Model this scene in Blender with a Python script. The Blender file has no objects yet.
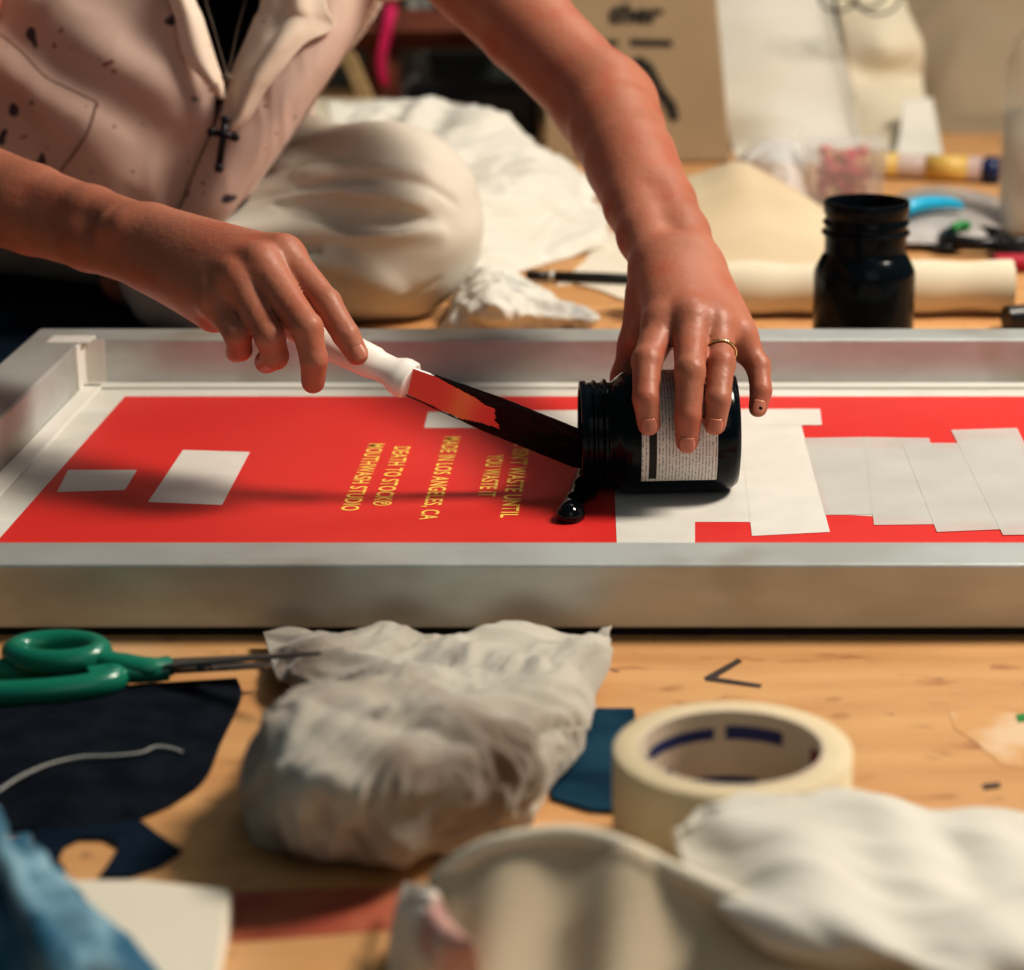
import bpy, bmesh, math, random
import numpy as np
from mathutils import Vector, Matrix, noise as mnoise

random.seed(4)
np.random.seed(4)
D = bpy.data
COL = bpy.context.scene.collection
# ------------------------------------------------------------------ camera geometry (metres)
H = 0.40; F = 2200.0; PX, PY = 638.0, 485.0
PITCH = math.atan(675.0 / F)
SP, CP = math.sin(PITCH), math.cos(PITCH)

def ray(u, v):
    r = (u - PX) / F; up = -(v - PY) / F
    return Vector((r, CP + up * SP, -SP + up * CP))

def G(u, v, z=0.0):
    """world point of height z seen at u,v"""
    d = ray(u, v); t = (z - H) / d.z
    return Vector((d.x * t, d.y * t, z))

def J(u, v, y):
    """world point at distance y seen at u,v"""
    d = ray(u, v); t = y / d.y
    return Vector((d.x * t, y, H + d.z * t))

# ------------------------------------------------------------------ materials
def mat(name, col, rough=0.6, metal=0.0, col2=None, nscale=8.0, stretch=(1, 1, 1), ramp=(0.35, 0.65),
        bump=0.0, bscale=60.0, alpha=1.0, trans=0.0, sss=0.0, coat=0.0, sheen=0.0, ior=1.45, bdist=0.002, spec=0.5):
    m = D.materials.new(name); m.use_nodes = True
    nt = m.node_tree; b = nt.nodes['Principled BSDF']
    b.inputs['Base Color'].default_value = (*col, 1)
    b.inputs['Roughness'].default_value = rough
    b.inputs['Metallic'].default_value = metal
    b.inputs['IOR'].default_value = ior
    b.inputs['Alpha'].default_value = alpha
    b.inputs['Specular IOR Level'].default_value = spec
    b.inputs['Transmission Weight'].default_value = trans
    if sss:
        b.inputs['Subsurface Weight'].default_value = sss
        b.inputs['Subsurface Radius'].default_value = (0.012, 0.004, 0.002)
        b.inputs['Subsurface Scale'].default_value = 0.5
    b.inputs['Coat Weight'].default_value = coat
    b.inputs['Sheen Weight'].default_value = sheen
    tc = nt.nodes.new('ShaderNodeTexCoord')
    mp = nt.nodes.new('ShaderNodeMapping'); mp.inputs['Scale'].default_value = stretch
    nt.links.new(tc.outputs['Object'], mp.inputs['Vector'])
    if col2 is not None:
        n = nt.nodes.new('ShaderNodeTexNoise'); n.inputs['Scale'].default_value = nscale
        n.inputs['Detail'].default_value = 5
        nt.links.new(mp.outputs['Vector'], n.inputs['Vector'])
        r = nt.nodes.new('ShaderNodeValToRGB')
        r.color_ramp.elements[0].position = ramp[0]; r.color_ramp.elements[1].position = ramp[1]
        r.color_ramp.elements[0].color = (*col, 1); r.color_ramp.elements[1].color = (*col2, 1)
        nt.links.new(n.outputs['Fac'], r.inputs['Fac'])
        nt.links.new(r.outputs['Color'], b.inputs['Base Color'])
    if bump:
        n2 = nt.nodes.new('ShaderNodeTexNoise'); n2.inputs['Scale'].default_value = bscale
        n2.inputs['Detail'].default_value = 4
        nt.links.new(mp.outputs['Vector'], n2.inputs['Vector'])
        bp = nt.nodes.new('ShaderNodeBump'); bp.inputs['Strength'].default_value = bump
        bp.inputs['Distance'].default_value = bdist
        nt.links.new(n2.outputs['Fac'], bp.inputs['Height'])
        nt.links.new(bp.outputs['Normal'], b.inputs['Normal'])
    return m

def overlay(m, col, scale, lo, hi, stretch=(1, 1, 1), kind='noise', seed=0.0, detail=3):
    """mix another colour in over the base colour where a noise is high (spots, stains)"""
    nt = m.node_tree; b = nt.nodes['Principled BSDF']
    inp = b.inputs['Base Color']
    tc = nt.nodes.new('ShaderNodeTexCoord'); mp = nt.nodes.new('ShaderNodeMapping')
    mp.inputs['Scale'].default_value = stretch; mp.inputs['Location'].default_value = (seed, seed * 1.7, seed * 0.3)
    nt.links.new(tc.outputs['Object'], mp.inputs['Vector'])
    n = nt.nodes.new('ShaderNodeTexNoise'); n.inputs['Scale'].default_value = scale; n.inputs['Detail'].default_value = detail
    nt.links.new(mp.outputs['Vector'], n.inputs['Vector'])
    mr = nt.nodes.new('ShaderNodeMapRange'); mr.inputs['From Min'].default_value = lo; mr.inputs['From Max'].default_value = hi
    nt.links.new(n.outputs['Fac'], mr.inputs['Value'])
    mx = nt.nodes.new('ShaderNodeMix'); mx.data_type = 'RGBA'
    nt.links.new(mr.outputs['Result'], mx.inputs['Factor'])
    if inp.is_linked:
        nt.links.new(inp.links[0].from_socket, mx.inputs[6])
    else:
        mx.inputs[6].default_value = inp.default_value
    mx.inputs[7].default_value = (*col, 1)
    nt.links.new(mx.outputs[2], inp)
    return m

# ------------------------------------------------------------------ object helpers
def tag(o, label=None, cat=None, group=None, kind=None):
    if label: o['label'] = label
    if cat: o['category'] = cat
    if group: o['group'] = group
    if kind: o['kind'] = kind
    return o

def link_mesh(name, verts, faces, m, parent=None, smooth=True):
    me = D.meshes.new(name)
    me.from_pydata([tuple(v) for v in verts], [], [tuple(f) for f in faces])
    me.update()
    if smooth: me.polygons.foreach_set('use_smooth', [True] * len(me.polygons))
    o = D.objects.new(name, me); COL.objects.link(o)
    me.materials.append(m)
    if parent: o.parent = parent; o.matrix_parent_inverse = parent.matrix_world.inverted()
    return o

def empty(name, loc, rz=0.0, **k):
    o = D.objects.new(name, None); COL.objects.link(o)
    o.location = loc; o.rotation_euler = (0, 0, rz); o.empty_display_size = 0.02
    tag(o, **k)
    bpy.context.view_layer.update()
    return o

def bevel(o, w, seg=2, ang=0.6):
    md = o.modifiers.new('b', 'BEVEL'); md.width = w; md.segments = seg; md.limit_method = 'ANGLE'; md.angle_limit = ang
    return o

def solid(o, t, offset=0.0):
    md = o.modifiers.new('s', 'SOLIDIFY'); md.thickness = t; md.offset = offset
    return o

class MB:
    def __init__(s): s.v = []; s.f = []
    def add(s, vs, fs):
        n = len(s.v); s.v += [Vector(v) for v in vs]; s.f += [tuple(i + n for i in f) for f in fs]; return s
    def box(s, c, d, M=None):
        vs = []
        for z in (-1, 1):
            for x, y in ((-1, -1), (1, -1), (1, 1), (-1, 1)):
                p = Vector((x * d[0] / 2, y * d[1] / 2, z * d[2] / 2))
                if M: p = M @ p
                vs.append(Vector(c) + p)
        return s.add(vs, [(3, 2, 1, 0), (4, 5, 6, 7), (0, 1, 5, 4), (1, 2, 6, 5), (2, 3, 7, 6), (3, 0, 4, 7)])
    def prism(s, poly, z0, z1):
        n = len(poly)
        vs = [Vector((p[0], p[1], z0 + (p[2] if len(p) > 2 else 0))) for p in poly] + [Vector((p[0], p[1], z1 + (p[2] if len(p) > 2 else 0))) for p in poly]
        return s.add(vs, [tuple(range(n - 1, -1, -1)), tuple(range(n, 2 * n))] + [(i, (i + 1) % n, n + (i + 1) % n, n + i) for i in range(n)])
    def tube(s, pts, r, seg=12, closed=False, flat=1.0, caps=True, upv=Vector((0, 0, 1))):
        pts = [Vector(p) for p in pts]; n = len(pts)
        rs = r if isinstance(r, (list, tuple)) else [r] * n
        vs = []; nrm = None
        for i, p in enumerate(pts):
            a = pts[(i - 1) % n] if (closed or i > 0) else p
            b = pts[(i + 1) % n] if (closed or i < n - 1) else p
            t = (b - a).normalized()
            if nrm is None:
                nrm = upv if abs(t.dot(upv)) < 0.95 else Vector((1, 0, 0))
            nrm = (nrm - t * nrm.dot(t)).normalized()
            bn = t.cross(nrm)
            for k in range(seg):
                th = 2 * math.pi * k / seg
                vs.append(p + (nrm * math.cos(th) * flat + bn * math.sin(th)) * rs[i])
        fs = []
        for i in range(n if closed else n - 1):
            j = (i + 1) % n
            for k in range(seg):
                k2 = (k + 1) % seg
                fs.append((i * seg + k, i * seg + k2, j * seg + k2, j * seg + k))
        if caps and not closed:
            fs.append(tuple(range(seg - 1, -1, -1))); fs.append(tuple((n - 1) * seg + k for k in range(seg)))
        return s.add(vs, fs)
    def lathe(s, prof, M=Matrix(), seg=48, a0=0.0, a1=2 * math.pi):
        """prof: (r, h) pairs turned about local z"""
        full = abs(a1 - a0 - 2 * math.pi) < 1e-6
        n = len(prof); cols = seg if full else seg + 1
        vs = []
        for r, h in prof:
            for k in range(cols):
                th = a0 + (a1 - a0) * k / seg
                vs.append(M @ Vector((r * math.cos(th), r * math.sin(th), h)))
        fs = []
        for i in range(n - 1):
            for k in range(seg):
                k2 = (k + 1) % cols
                fs.append((i * cols + k, i * cols + k2, (i + 1) * cols + k2, (i + 1) * cols + k))
        return s.add(vs, fs)
    def build(s, name, m, parent=None, smooth=False):
        return link_mesh(name, s.v, s.f, m, parent, smooth)

def autosmooth(o, ang=35):
    me = o.data
    me.polygons.foreach_set('use_smooth', [True] * len(me.polygons))
    bm = bmesh.new(); bm.from_mesh(me)
    for e in bm.edges:
        if len(e.link_faces) == 2 and e.calc_face_angle(0) > math.radians(ang): e.smooth = False
    bm.to_mesh(me); bm.free()
    return o

def crom(pts, n):
    """catmull-rom resample of a list of np vectors to n samples"""
    P = np.asarray(pts, float); m = len(P)
    P = np.concatenate([(2 * P[0] - P[1])[None], P, (2 * P[-1] - P[-2])[None]])
    t = np.linspace(0, m - 1 - 1e-9, n); i = t.astype(int); f = (t - i)[:, None]
    sh = (len(t),) + (1,) * (P.ndim - 1); f = (t - i).reshape(sh)
    p0, p1, p2, p3 = P[i], P[i + 1], P[i + 2], P[i + 3]
    return 0.5 * (2 * p1 + (p2 - p0) * f + (2 * p0 - 5 * p1 + 4 * p2 - p3) * f ** 2 + (3 * p1 - p0 - 3 * p2 + p3) * f ** 3)

def curve(pts, n): return [Vector(p) for p in crom([tuple(p) for p in pts], n)]

def fbm(p, oct=3):
    a = 0; w = 1; s = 0
    for _ in range(oct):
        a += w * mnoise.noise(p); s += w; p = p * 2.03 + Vector((3.1, 1.7, 9.2)); w *= 0.5
    return a / s

def ridge(p, oct=2):
    a = 0; w = 1; s = 0
    for _ in range(oct):
        a += w * (1 - 2.2 * abs(mnoise.noise(p))); s += w; p = p * 1.9 + Vector((5.3, 2.1, 7.7)); w *= 0.5
    return a / s

def sheet(name, rows, m, parent=None, n=(70, 70), amp=0.0, freq=20.0, aniso=(1, 1), ang=0.0, seed=0.0,
          edge=0.15, thick=0.0012, zmin=None, fine=0.0, warp=0.5, fn=None):
    """cloth: a grid of 3D control points, resampled smoothly and wrinkled along its normals"""
    A = np.array([[tuple(p) for p in r] for r in rows], float)
    A = crom(A, n[0])                        # rows
    A = crom(A.transpose(1, 0, 2), n[1]).transpose(1, 0, 2)
    du = np.gradient(A, axis=0); dv = np.gradient(A, axis=1)
    N = np.cross(dv, du); N /= np.linalg.norm(N, axis=2, keepdims=True) + 1e-9
    if N[:, :, 2].mean() < 0: N = -N
    ca, sa = math.cos(ang), math.sin(ang)
    for i in range(n[0]):
        for j in range(n[1]):
            p = A[i, j]; s = i / (n[0] - 1); t = j / (n[1] - 1)
            w = min(1, min(s, 1 - s, t, 1 - t) / edge) if edge > 0 else 1
            w = 0.35 + 0.65 * w
            q = Vector((p[0], p[1], p[2]))
            qq = q + Vector((mnoise.noise(q * freq * 0.6 + Vector((seed, 0, 0))), mnoise.noise(q * freq * 0.6 + Vector((0, seed, 5))), 0)) * (warp / freq)
            x = (qq.x * ca + qq.y * sa) * aniso[0]; y = (-qq.x * sa + qq.y * ca) * aniso[1]
            k = Vector((x, y, qq.z)) * freq + Vector((seed, seed, seed))
            d = amp * (0.7 * (ridge(k) - 0.4) + 0.5 * fbm(k * 0.6, 2)) * w
            if fine: d += fine * fbm(q * freq * 4 + Vector((seed, 1, 2)), 2)
            if fn: d += fn(s, t, q)
            A[i, j] = p + N[i, j] * d
            if zmin is not None: A[i, j][2] = max(A[i, j][2], zmin)
    vs = A.reshape(-1, 3)
    fs = [(i * n[1] + j, (i + 1) * n[1] + j, (i + 1) * n[1] + j + 1, i * n[1] + j + 1) for i in range(n[0] - 1) for j in range(n[1] - 1)]
    o = link_mesh(name, vs, fs, m, parent)
    if thick: solid(o, thick, 0)
    return o

# ------------------------------------------------------------------ implicit surfaces (one continuous skin)
def seg_d(P, a, b, ra, rb):
    ab = b - a; L = ab @ ab + 1e-12
    t = np.clip(((P - a) @ ab) / L, 0, 1)
    d = P - a - t[:, None] * ab
    return np.sqrt((d * d).sum(1)) - (ra + (rb - ra) * t)

def smin(a, b, k):
    h = np.clip(0.5 + 0.5 * (b - a) / k, 0, 1)
    return b + (a - b) * h - k * h * (1 - h)

class Chain:
    def __init__(s, segs, k): s.segs = [(np.array(tuple(a)), np.array(tuple(b)), ra, rb) for a, b, ra, rb in segs]; s.k = k

def chain(pts, rs, k):
    return Chain([(pts[i], pts[i + 1], rs[i], rs[i + 1]) for i in range(len(pts) - 1)], k)

def eval_tree(tree, P, c=None, r=None):
    """tree: list of (item, k) where item is a Chain or a nested list; folded with smin"""
    out = None
    for it, k in tree:
        if isinstance(it, Chain):
            d = None
            for a, b, ra, rb in it.segs:
                if c is not None and seg_d(c[None], a, b, ra, rb)[0] - r > 0.035: continue
                e = seg_d(P, a, b, ra, rb)
                d = e if d is None else smin(d, e, it.k)
            if d is None: continue
        elif callable(it):
            d = it(P, c, r)
            if d is None: continue
        else:
            d = eval_tree(it, P, c, r)
            if d is None: continue
        out = d if out is None else smin(out, d, k)
    return out

def sdf_mesh(name, f, lo, hi, h, m, parent=None, B=14):
    lo = np.array(lo, float); hi = np.array(hi, float)
    nb = np.ceil((hi - lo) / (h * B)).astype(int)
    bi = np.stack(np.meshgrid(*[np.arange(n) for n in nb], indexing='ij'), -1).reshape(-1, 3)
    cen = lo + (bi + 0.5) * B * h
    rad = B * h * 0.8661
    dc = np.concatenate([f(cen[i:i + 50000], None, None) for i in range(0, len(cen), 50000)])
    act = bi[np.abs(dc) < rad * 1.25 + 0.006]
    g = np.arange(B + 1)
    loc = np.stack(np.meshgrid(g, g, g, indexing='ij'), -1).reshape(-1, 3)
    S = (nb * B + 4).astype(np.int64)
    key = lambda I: (I[:, 0] * S[1] + I[:, 1]) * S[2] + I[:, 2]
    CK = []; CV = []; Q = []
    corners = np.array([(i, j, k) for i in (0, 1) for j in (0, 1) for k in (0, 1)])
    edges = [(a, b) for a in range(8) for b in range(a + 1, 8) if abs(corners[a] - corners[b]).sum() == 1]
    for b in act:
        base = b * B
        P = lo + (base + loc) * h
        c = lo + (b + 0.5) * B * h
        v = f(P, c, rad)
        if v is None: continue
        V = v.reshape(B + 1, B + 1, B + 1); neg = V < 0
        if neg.all() or not neg.any(): continue
        st = np.stack([V[i:B + i, j:B + j, k:B + k] for i, j, k in corners], -1)
        sg = st < 0
        mix = sg.any(-1) & ~sg.all(-1)
        I = np.argwhere(mix); vals = st[mix]
        acc = np.zeros((len(I), 3)); cnt = np.zeros(len(I))
        for a, e in edges:
            va, ve = vals[:, a], vals[:, e]; cr = (va < 0) != (ve < 0)
            t = np.where(cr, va / np.where(cr, va - ve, 1), 0)
            acc += np.where(cr[:, None], corners[a] + t[:, None] * (corners[e] - corners[a]), 0); cnt += cr
        CV.append(lo + (base + I + acc / cnt[:, None]) * h); CK.append(key((base + I).astype(np.int64)))
        for ax in range(3):
            e = np.zeros(3, int); e[ax] = 1
            A0 = neg[:B, :B, :B]; A1 = neg[e[0]:B + e[0], e[1]:B + e[1], e[2]:B + e[2]]
            E = np.argwhere(A0 != A1)
            if not len(E): continue
            fl = A0[E[:, 0], E[:, 1], E[:, 2]]
            o1 = np.zeros(3, int); o1[(ax + 1) % 3] = 1; o2 = np.zeros(3, int); o2[(ax + 2) % 3] = 1
            g0 = base + E
            q = np.stack([key((g0 - x).astype(np.int64)) for x in (0 * o1, o1, o1 + o2, o2)], -1)
            q[~fl] = q[~fl][:, ::-1]
            Q.append(q)
    CK = np.concatenate(CK); CV = np.concatenate(CV); Q = np.concatenate(Q)
    od = np.argsort(CK); CK = CK[od]; CV = CV[od]
    ix = np.clip(np.searchsorted(CK, Q), 0, len(CK) - 1)
    ok = (CK[ix] == Q).all(1); ix = ix[ok]
    me = D.meshes.new(name)
    me.vertices.add(len(CV)); me.vertices.foreach_set('co', CV.astype(np.float32).ravel())
    me.loops.add(ix.size); me.loops.foreach_set('vertex_index', ix.astype(np.int32).ravel())
    me.polygons.add(len(ix)); me.polygons.foreach_set('loop_start', np.arange(0, ix.size, 4, dtype=np.int32))
    me.polygons.foreach_set('use_smooth', np.ones(len(ix), bool))
    me.update(calc_edges=True); me.validate()
    o = D.objects.new(name, me); COL.objects.link(o); me.materials.append(m)
    if parent: o.parent = parent; o.matrix_parent_inverse = parent.matrix_world.inverted()
    return o
# ------------------------------------------------------------------ palette
M = {}
M['wood'] = mat('plywood', (.58, .30, .125), .55, col2=(.70, .40, .18), nscale=7, stretch=(1.0, 5, 1), bump=.25, bscale=90)
overlay(M['wood'], (.40, .18, .07), 26, .60, .72, (1, 2.2, 1), seed=2.3)
overlay(M['wood'], (.68, .43, .23), 5, .60, .70, seed=5.1)
overlay(M['wood'], (.25, .13, .07), 75, .70, .76, seed=8.1)
M['alu'] = mat('brushed aluminium', (.62, .66, .65), .45, .5, col2=(.52, .54, .52), nscale=14, stretch=(1, 1, 3), bump=.08, bscale=160)
overlay(M['alu'], (.40, .37, .32), 9, .55, .72, seed=1.1)
M['gapshade'] = mat('gap shade black', (.006, .008, .01), .6)  # near black, colours in the shaded gap below the frame
M['mesh'] = mat('screen mesh', (.66, .66, .60), .5, col2=(.74, .73, .67), nscale=30)
overlay(M['mesh'], (.80, .80, .76), 6, .5, .7, (1, 3, 1), seed=4)
M['red'] = mat('red stencil film', (.68, .032, .028), .42, col2=(.76, .046, .040), nscale=5, bump=.1, bscale=30)
M['yellow'] = mat('yellow print', (1.0, .66, .14), .6)
M['tape'] = mat('white paper tape', (.72, .70, .65), .45, col2=(.78, .76, .71), nscale=30)
M['graytape'] = mat('grey white tape', (.62, .62, .58), .4, col2=(.68, .67, .63), nscale=30)
M['clear'] = mat('clear tape', (.86, .86, .82), .16, alpha=.55, col2=(.78, .78, .75), nscale=18, bump=.3, bscale=25, bdist=.001)
M['ink'] = mat('wet black ink', (.003, .004, .006), .10)
M['inkcoat'] = mat('ink film', (.003, .004, .006), .35, spec=.25)
M['jar'] = mat('black glass jar', (.004, .007, .010), .16, spec=.22)
M['jarin'] = mat('inside of jar', (.004, .004, .005), .35)
M['handle'] = mat('white plastic', (.88, .84, .78), .3)
M['steel'] = mat('steel', (.50, .47, .45), .25, .95)
M['skin'] = mat('skin', (.41, .158, .100), .46, col2=(.49, .20, .130), nscale=14, sss=.10, bump=.5, bscale=230, bdist=.0008, spec=.4)
overlay(M['skin'], (.44, .12, .07), 30, .5, .8, seed=3)
M['nail'] = mat('fingernail', (.55, .21, .14), .3, sss=.1)
M['shirt'] = mat('pinkish cream shirt', (.60, .44, .37), .85, col2=(.70, .53, .46), nscale=6, bump=.25, bscale=420, bdist=.0006, sheen=.2)
overlay(M['shirt'], (.07, .06, .07), 44, .705, .735, seed=6.4, detail=1)
overlay(M['shirt'], (.25, .12, .10), 90, .72, .75, seed=1.4, detail=1)
M['collar'] = mat('pale collar', (.80, .66, .54), .85, col2=(.86, .73, .61), nscale=8, bump=.25, bscale=420, bdist=.0006, sheen=.2)
overlay(M['collar'], (.25, .16, .12), 90, .73, .76, seed=2.2, detail=1)
M['seam'] = mat('dark seam', (.16, .08, .07), .9)
M['darktop'] = mat('dark undershirt', (.012, .012, .022), .8, bump=.2, bscale=200, spec=.08)
M['trouser'] = mat('off white trousers', (.62, .58, .50), .85, col2=(.68, .64, .56), nscale=6, bump=.3, bscale=500, bdist=.0005, sheen=.2)
M['hair'] = mat('dark hair', (.02, .012, .01), .5, bump=.4, bscale=150)
M['cross'] = mat('blackened metal', (.008, .008, .014), .35, .3)
M['bead'] = mat('pale bead', (.20, .16, .13), .3, .3)
M['gold'] = mat('gold', (.85, .62, .32), .2, 1.0)
M['rag'] = mat('dirty white cotton', (.56, .53, .46), .9, col2=(.47, .44, .38), nscale=14, bump=.3, bscale=500, bdist=.0006, sheen=.3)
overlay(M['rag'], (.18, .13, .10), 11, .46, .68, seed=3.3)
M['tissue'] = mat('grey white cotton', (.70, .69, .63), .9, col2=(.36, .36, .35), nscale=26, ramp=(.5, .7))
M['white'] = mat('white cotton', (.76, .74, .67), .9, col2=(.70, .67, .59), nscale=9, bump=.3, bscale=450, bdist=.0006, sheen=.3)
M['canvas'] = mat('raw canvas', (.72, .60, .42), .9, col2=(.66, .53, .36), nscale=9, bump=.3, bscale=500, bdist=.0006)
M['cream'] = mat('cream canvas', (.78, .71, .56), .9, col2=(.72, .64, .49), nscale=7, bump=.3, bscale=450, bdist=.0006)
M['tan'] = mat('tan canvas', (.76, .64, .47), .9, col2=(.70, .58, .42), nscale=9, bump=.3, bscale=500, bdist=.0006)
M['hem'] = mat('pale hem', (.82, .76, .62), .9)
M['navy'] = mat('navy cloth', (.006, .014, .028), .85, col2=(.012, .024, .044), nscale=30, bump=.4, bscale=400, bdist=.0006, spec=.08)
M['blackcloth'] = mat('black cloth', (.005, .008, .014), .85, col2=(.012, .016, .024), nscale=60, bump=.4, bscale=600, bdist=.0006, spec=.08)
M['denim'] = mat('blue denim', (.006, .030, .055), .8, col2=(.018, .065, .11), nscale=35, bump=.4, bscale=500, bdist=.0006, spec=.08)
M['blue'] = mat('worn blue cloth', (.02, .12, .21), .7, col2=(.30, .50, .60), nscale=24, ramp=(.45, .7), bump=.3, bscale=300)
M['green'] = mat('green plastic', (.01, .20, .13), .3, coat=.2)
M['blackpl'] = mat('black plastic', (.008, .009, .012), .35)
M['masktape'] = mat('masking tape side', (.78, .66, .45), .7, col2=(.72, .60, .40), nscale=40, bump=.2, bscale=300)
M['core'] = mat('cardboard core', (.68, .58, .46), .8, col2=(.62, .52, .41), nscale=30)
M['coreink'] = mat('blue print', (.03, .04, .15), .7)
M['corered'] = mat('red print', (.20, .02, .04), .7)
M['paper'] = mat('cream paper', (.80, .74, .62), .8, col2=(.76, .70, .58), nscale=12)
M['cardboard'] = mat('cardboard', (.44, .34, .22), .85, col2=(.38, .29, .19), nscale=8)
M['cardprint'] = mat('black box print', (.03, .028, .025), .8)
M['redwood'] = mat('red brown wood', (.22, .07, .04), .5, col2=(.15, .045, .03), nscale=12, stretch=(1, 6, 6))
M['tanwood'] = mat('pale wood', (.50, .34, .17), .6, col2=(.42, .28, .14), nscale=14, stretch=(5, 5, 1))
M['pink'] = mat('pink ribbon', (.80, .03, .16), .5)
M['wall'] = mat('grey green wall', (.055, .07, .065), .9, col2=(.075, .09, .08), nscale=3)
M['bag'] = mat('clear plastic bag', (.85, .85, .86), .15, alpha=.42, bump=.6, bscale=20, bdist=.004)
M['graybag'] = mat('grey plastic bag', (.46, .43, .42), .3, alpha=.9, bump=.5, bscale=25, bdist=.003)
M['clearbox'] = mat('clear plastic tub', (.85, .84, .86), .12, alpha=.2)
M['pinkstuff'] = mat('pink wrapped sweets', (.75, .12, .16), .5, col2=(.70, .45, .25), nscale=60, ramp=(.45, .6))
M['cyan'] = mat('bright blue plastic', (.02, .42, .68), .3)
M['redpl'] = mat('red plastic', (.45, .02, .05), .3)
M['yellowpl'] = mat('yellow plastic', (.70, .48, .14), .4)
M['mauve'] = mat('mauve wrapper', (.50, .36, .36), .4, col2=(.58, .48, .44), nscale=20)
M['greenpl'] = mat('leaf green plastic', (.02, .25, .06), .4)
M['bottle'] = mat('clear bottle plastic', (.70, .68, .60), .1, alpha=.16)
M['capblue'] = mat('navy blue cap', (.01, .025, .10), .35)
M['tarp'] = mat('brown paper', (.45, .35, .24), .85, col2=(.38, .29, .19), nscale=5)
M['pinkrag'] = mat('pink stained cloth', (.62, .36, .32), .9, col2=(.78, .70, .62), nscale=26, ramp=(.45, .55))
M['thread'] = mat('grey thread', (.5, .5, .47), .8)

# ------------------------------------------------------------------ setting
b = MB().box((0, 2.1, -.01), (5.2, 4.2, .02))
floor = tag(b.build('floor', M['wood']), kind='structure')
w = MB().box((0, 4.22, 1.1), (5.2, .04, 2.24)); tag(w.build('wall_back', M['wall']), kind='structure')

def flat(name, pix, z, t, m, parent=None, h0=0.0):
    """a thin flat patch lying on a level surface"""
    pts = [G(u, v, z) for u, v in pix]
    if sum(pts[i].x * pts[(i + 1) % len(pts)].y - pts[(i + 1) % len(pts)].x * pts[i].y for i in range(len(pts))) < 0: pts.reverse()
    return MB().prism([(p.x, p.y) for p in pts], z, z + t).build(name, m, parent)

M['mark'] = mat('marker ink', (.05, .035, .03), .7)
M['paintred'] = mat('faded red paint', (.42, .10, .06), .6, col2=(.55, .20, .11), nscale=40, ramp=(.4, .7))
M['smear'] = mat('pale dried paint', (.76, .55, .36), .6, col2=(.66, .36, .15), nscale=30, ramp=(.4, .6))
tag(flat('ink_mark', [(704, 678), (738, 659), (742, 662), (716, 678), (762, 685), (760, 688), (706, 681)], 0.0, .0004, M['mark'], floor), 'black hand-drawn arrow mark')
tag(flat('paint_stripe', [(228, 893), (404, 888), (398, 930), (222, 943)], 0.0, .0004, M['paintred'], floor), 'faded red painted stripe')
tag(flat('paint_smear', [(950, 712), (985, 706), (1024, 716), (1030, 745), (1024, 768), (1000, 765), (975, 742), (953, 728)], 0.0, .0003, M['smear'], floor), 'pale dried paint smear')
flat('paint_dot', [(1016, 716), (1026, 714), (1028, 722), (1018, 723)], 0.0, .0006, M['greenpl'], floor)
flat('ink_dash', [(982, 785), (1000, 783), (1000, 788), (984, 790)], 0.0, .0004, M['mark'], floor)

# ------------------------------------------------------------------ the silkscreen frame
ZM = .0055                    # top of the mesh
ZT = .039
fx0, fx1 = -.436, .46
fy0, fy1 = 1.041, 1.566
RW = .036
frame = empty('silkscreen_frame', (0, 1.30, 0), label='large aluminium silkscreen frame with red stencil film lying on the plywood', cat='screen frame')
def rail(name, c, d):
    o = MB().box(c, d).build(name, M['alu'], frame); bevel(o, .0016, 2); return o
zc, zh = (ZT + .0045) / 2, ZT - .0045
rail('rail', ((fx0 + fx1) / 2, fy0 + RW / 2, zc), (fx1 - fx0, RW, zh))
rail('rail', ((fx0 + fx1) / 2, fy1 - RW / 2, zc), (fx1 - fx0, RW, zh))
rail('rail', (fx0 + .02, (fy0 + fy1) / 2, zc), (.04, fy1 - fy0 - 2 * RW, zh))
rail('rail', (fx1 - .02, (fy0 + fy1) / 2, zc), (.04, fy1 - fy0 - 2 * RW, zh))
g = MB(); g.box(((fx0 + fx1) / 2, fy0 + .02, .0022), (fx1 - fx0 - .004, .032, .0044)); g.box(((fx0 + fx1) / 2, fy1 - .02, .0022), (fx1 - fx0 - .004, .032, .0044))
g.box((fx0 + .02, 1.3, .0022), (.034, .45, .0044)); g.box((fx1 - .02, 1.3, .0022), (.034, .45, .0044))
g.build('gap_shade_strip', M['gapshade'], frame)  # added dark strips standing in for the shadow line under the rails
MB().box(((fx0 + fx1) / 2, (fy0 + fy1) / 2, ZM - .0006), (fx1 - fx0 - .05, fy1 - fy0 - .05, .0012)).build('mesh_fabric', M['mesh'], frame)
# the glued fabric strips in the well: a raised pale fillet along the rails
fl = MB()
for (a, bb) in (((fx0 + .04, fy1 - RW), (fx1 - .04, fy1 - RW)),):
    fl.box(((a[0] + bb[0]) / 2, a[1] - .006, ZM + .0012), (bb[0] - a[0], .012, .0024))
fl.box((fx0 + .047, 1.30, ZM + .0012), (.014, .45, .0024))
o = fl.build('glue_strip', mat('glue', (.74, .73, .68), .5, bump=.5, bscale=40, bdist=.002), frame); bevel(o, .002, 2)
# tape folded over the far left corner
ct = MB()
cx, cy = fx0 + .04, fy1 - RW
ct.box((cx + .004, cy - .0008, .0225), (.022, .0012, .033)); ct.box((cx - .0008 + .0014, cy - .012, .0225), (.0012, .024, .033))
ct.box((cx - .008, cy - .001, ZT + .0004), (.03, .022, .0008))
ct.build('corner_tape', M['tape'], frame)
film_near = fy0 + RW + .004
film = flat('stencil_film', [(125, 397), (1075, 397), (1210, 548), (-8, 548)], ZM, .0005, M['red'], frame)
ZF = ZM + .0005

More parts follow.
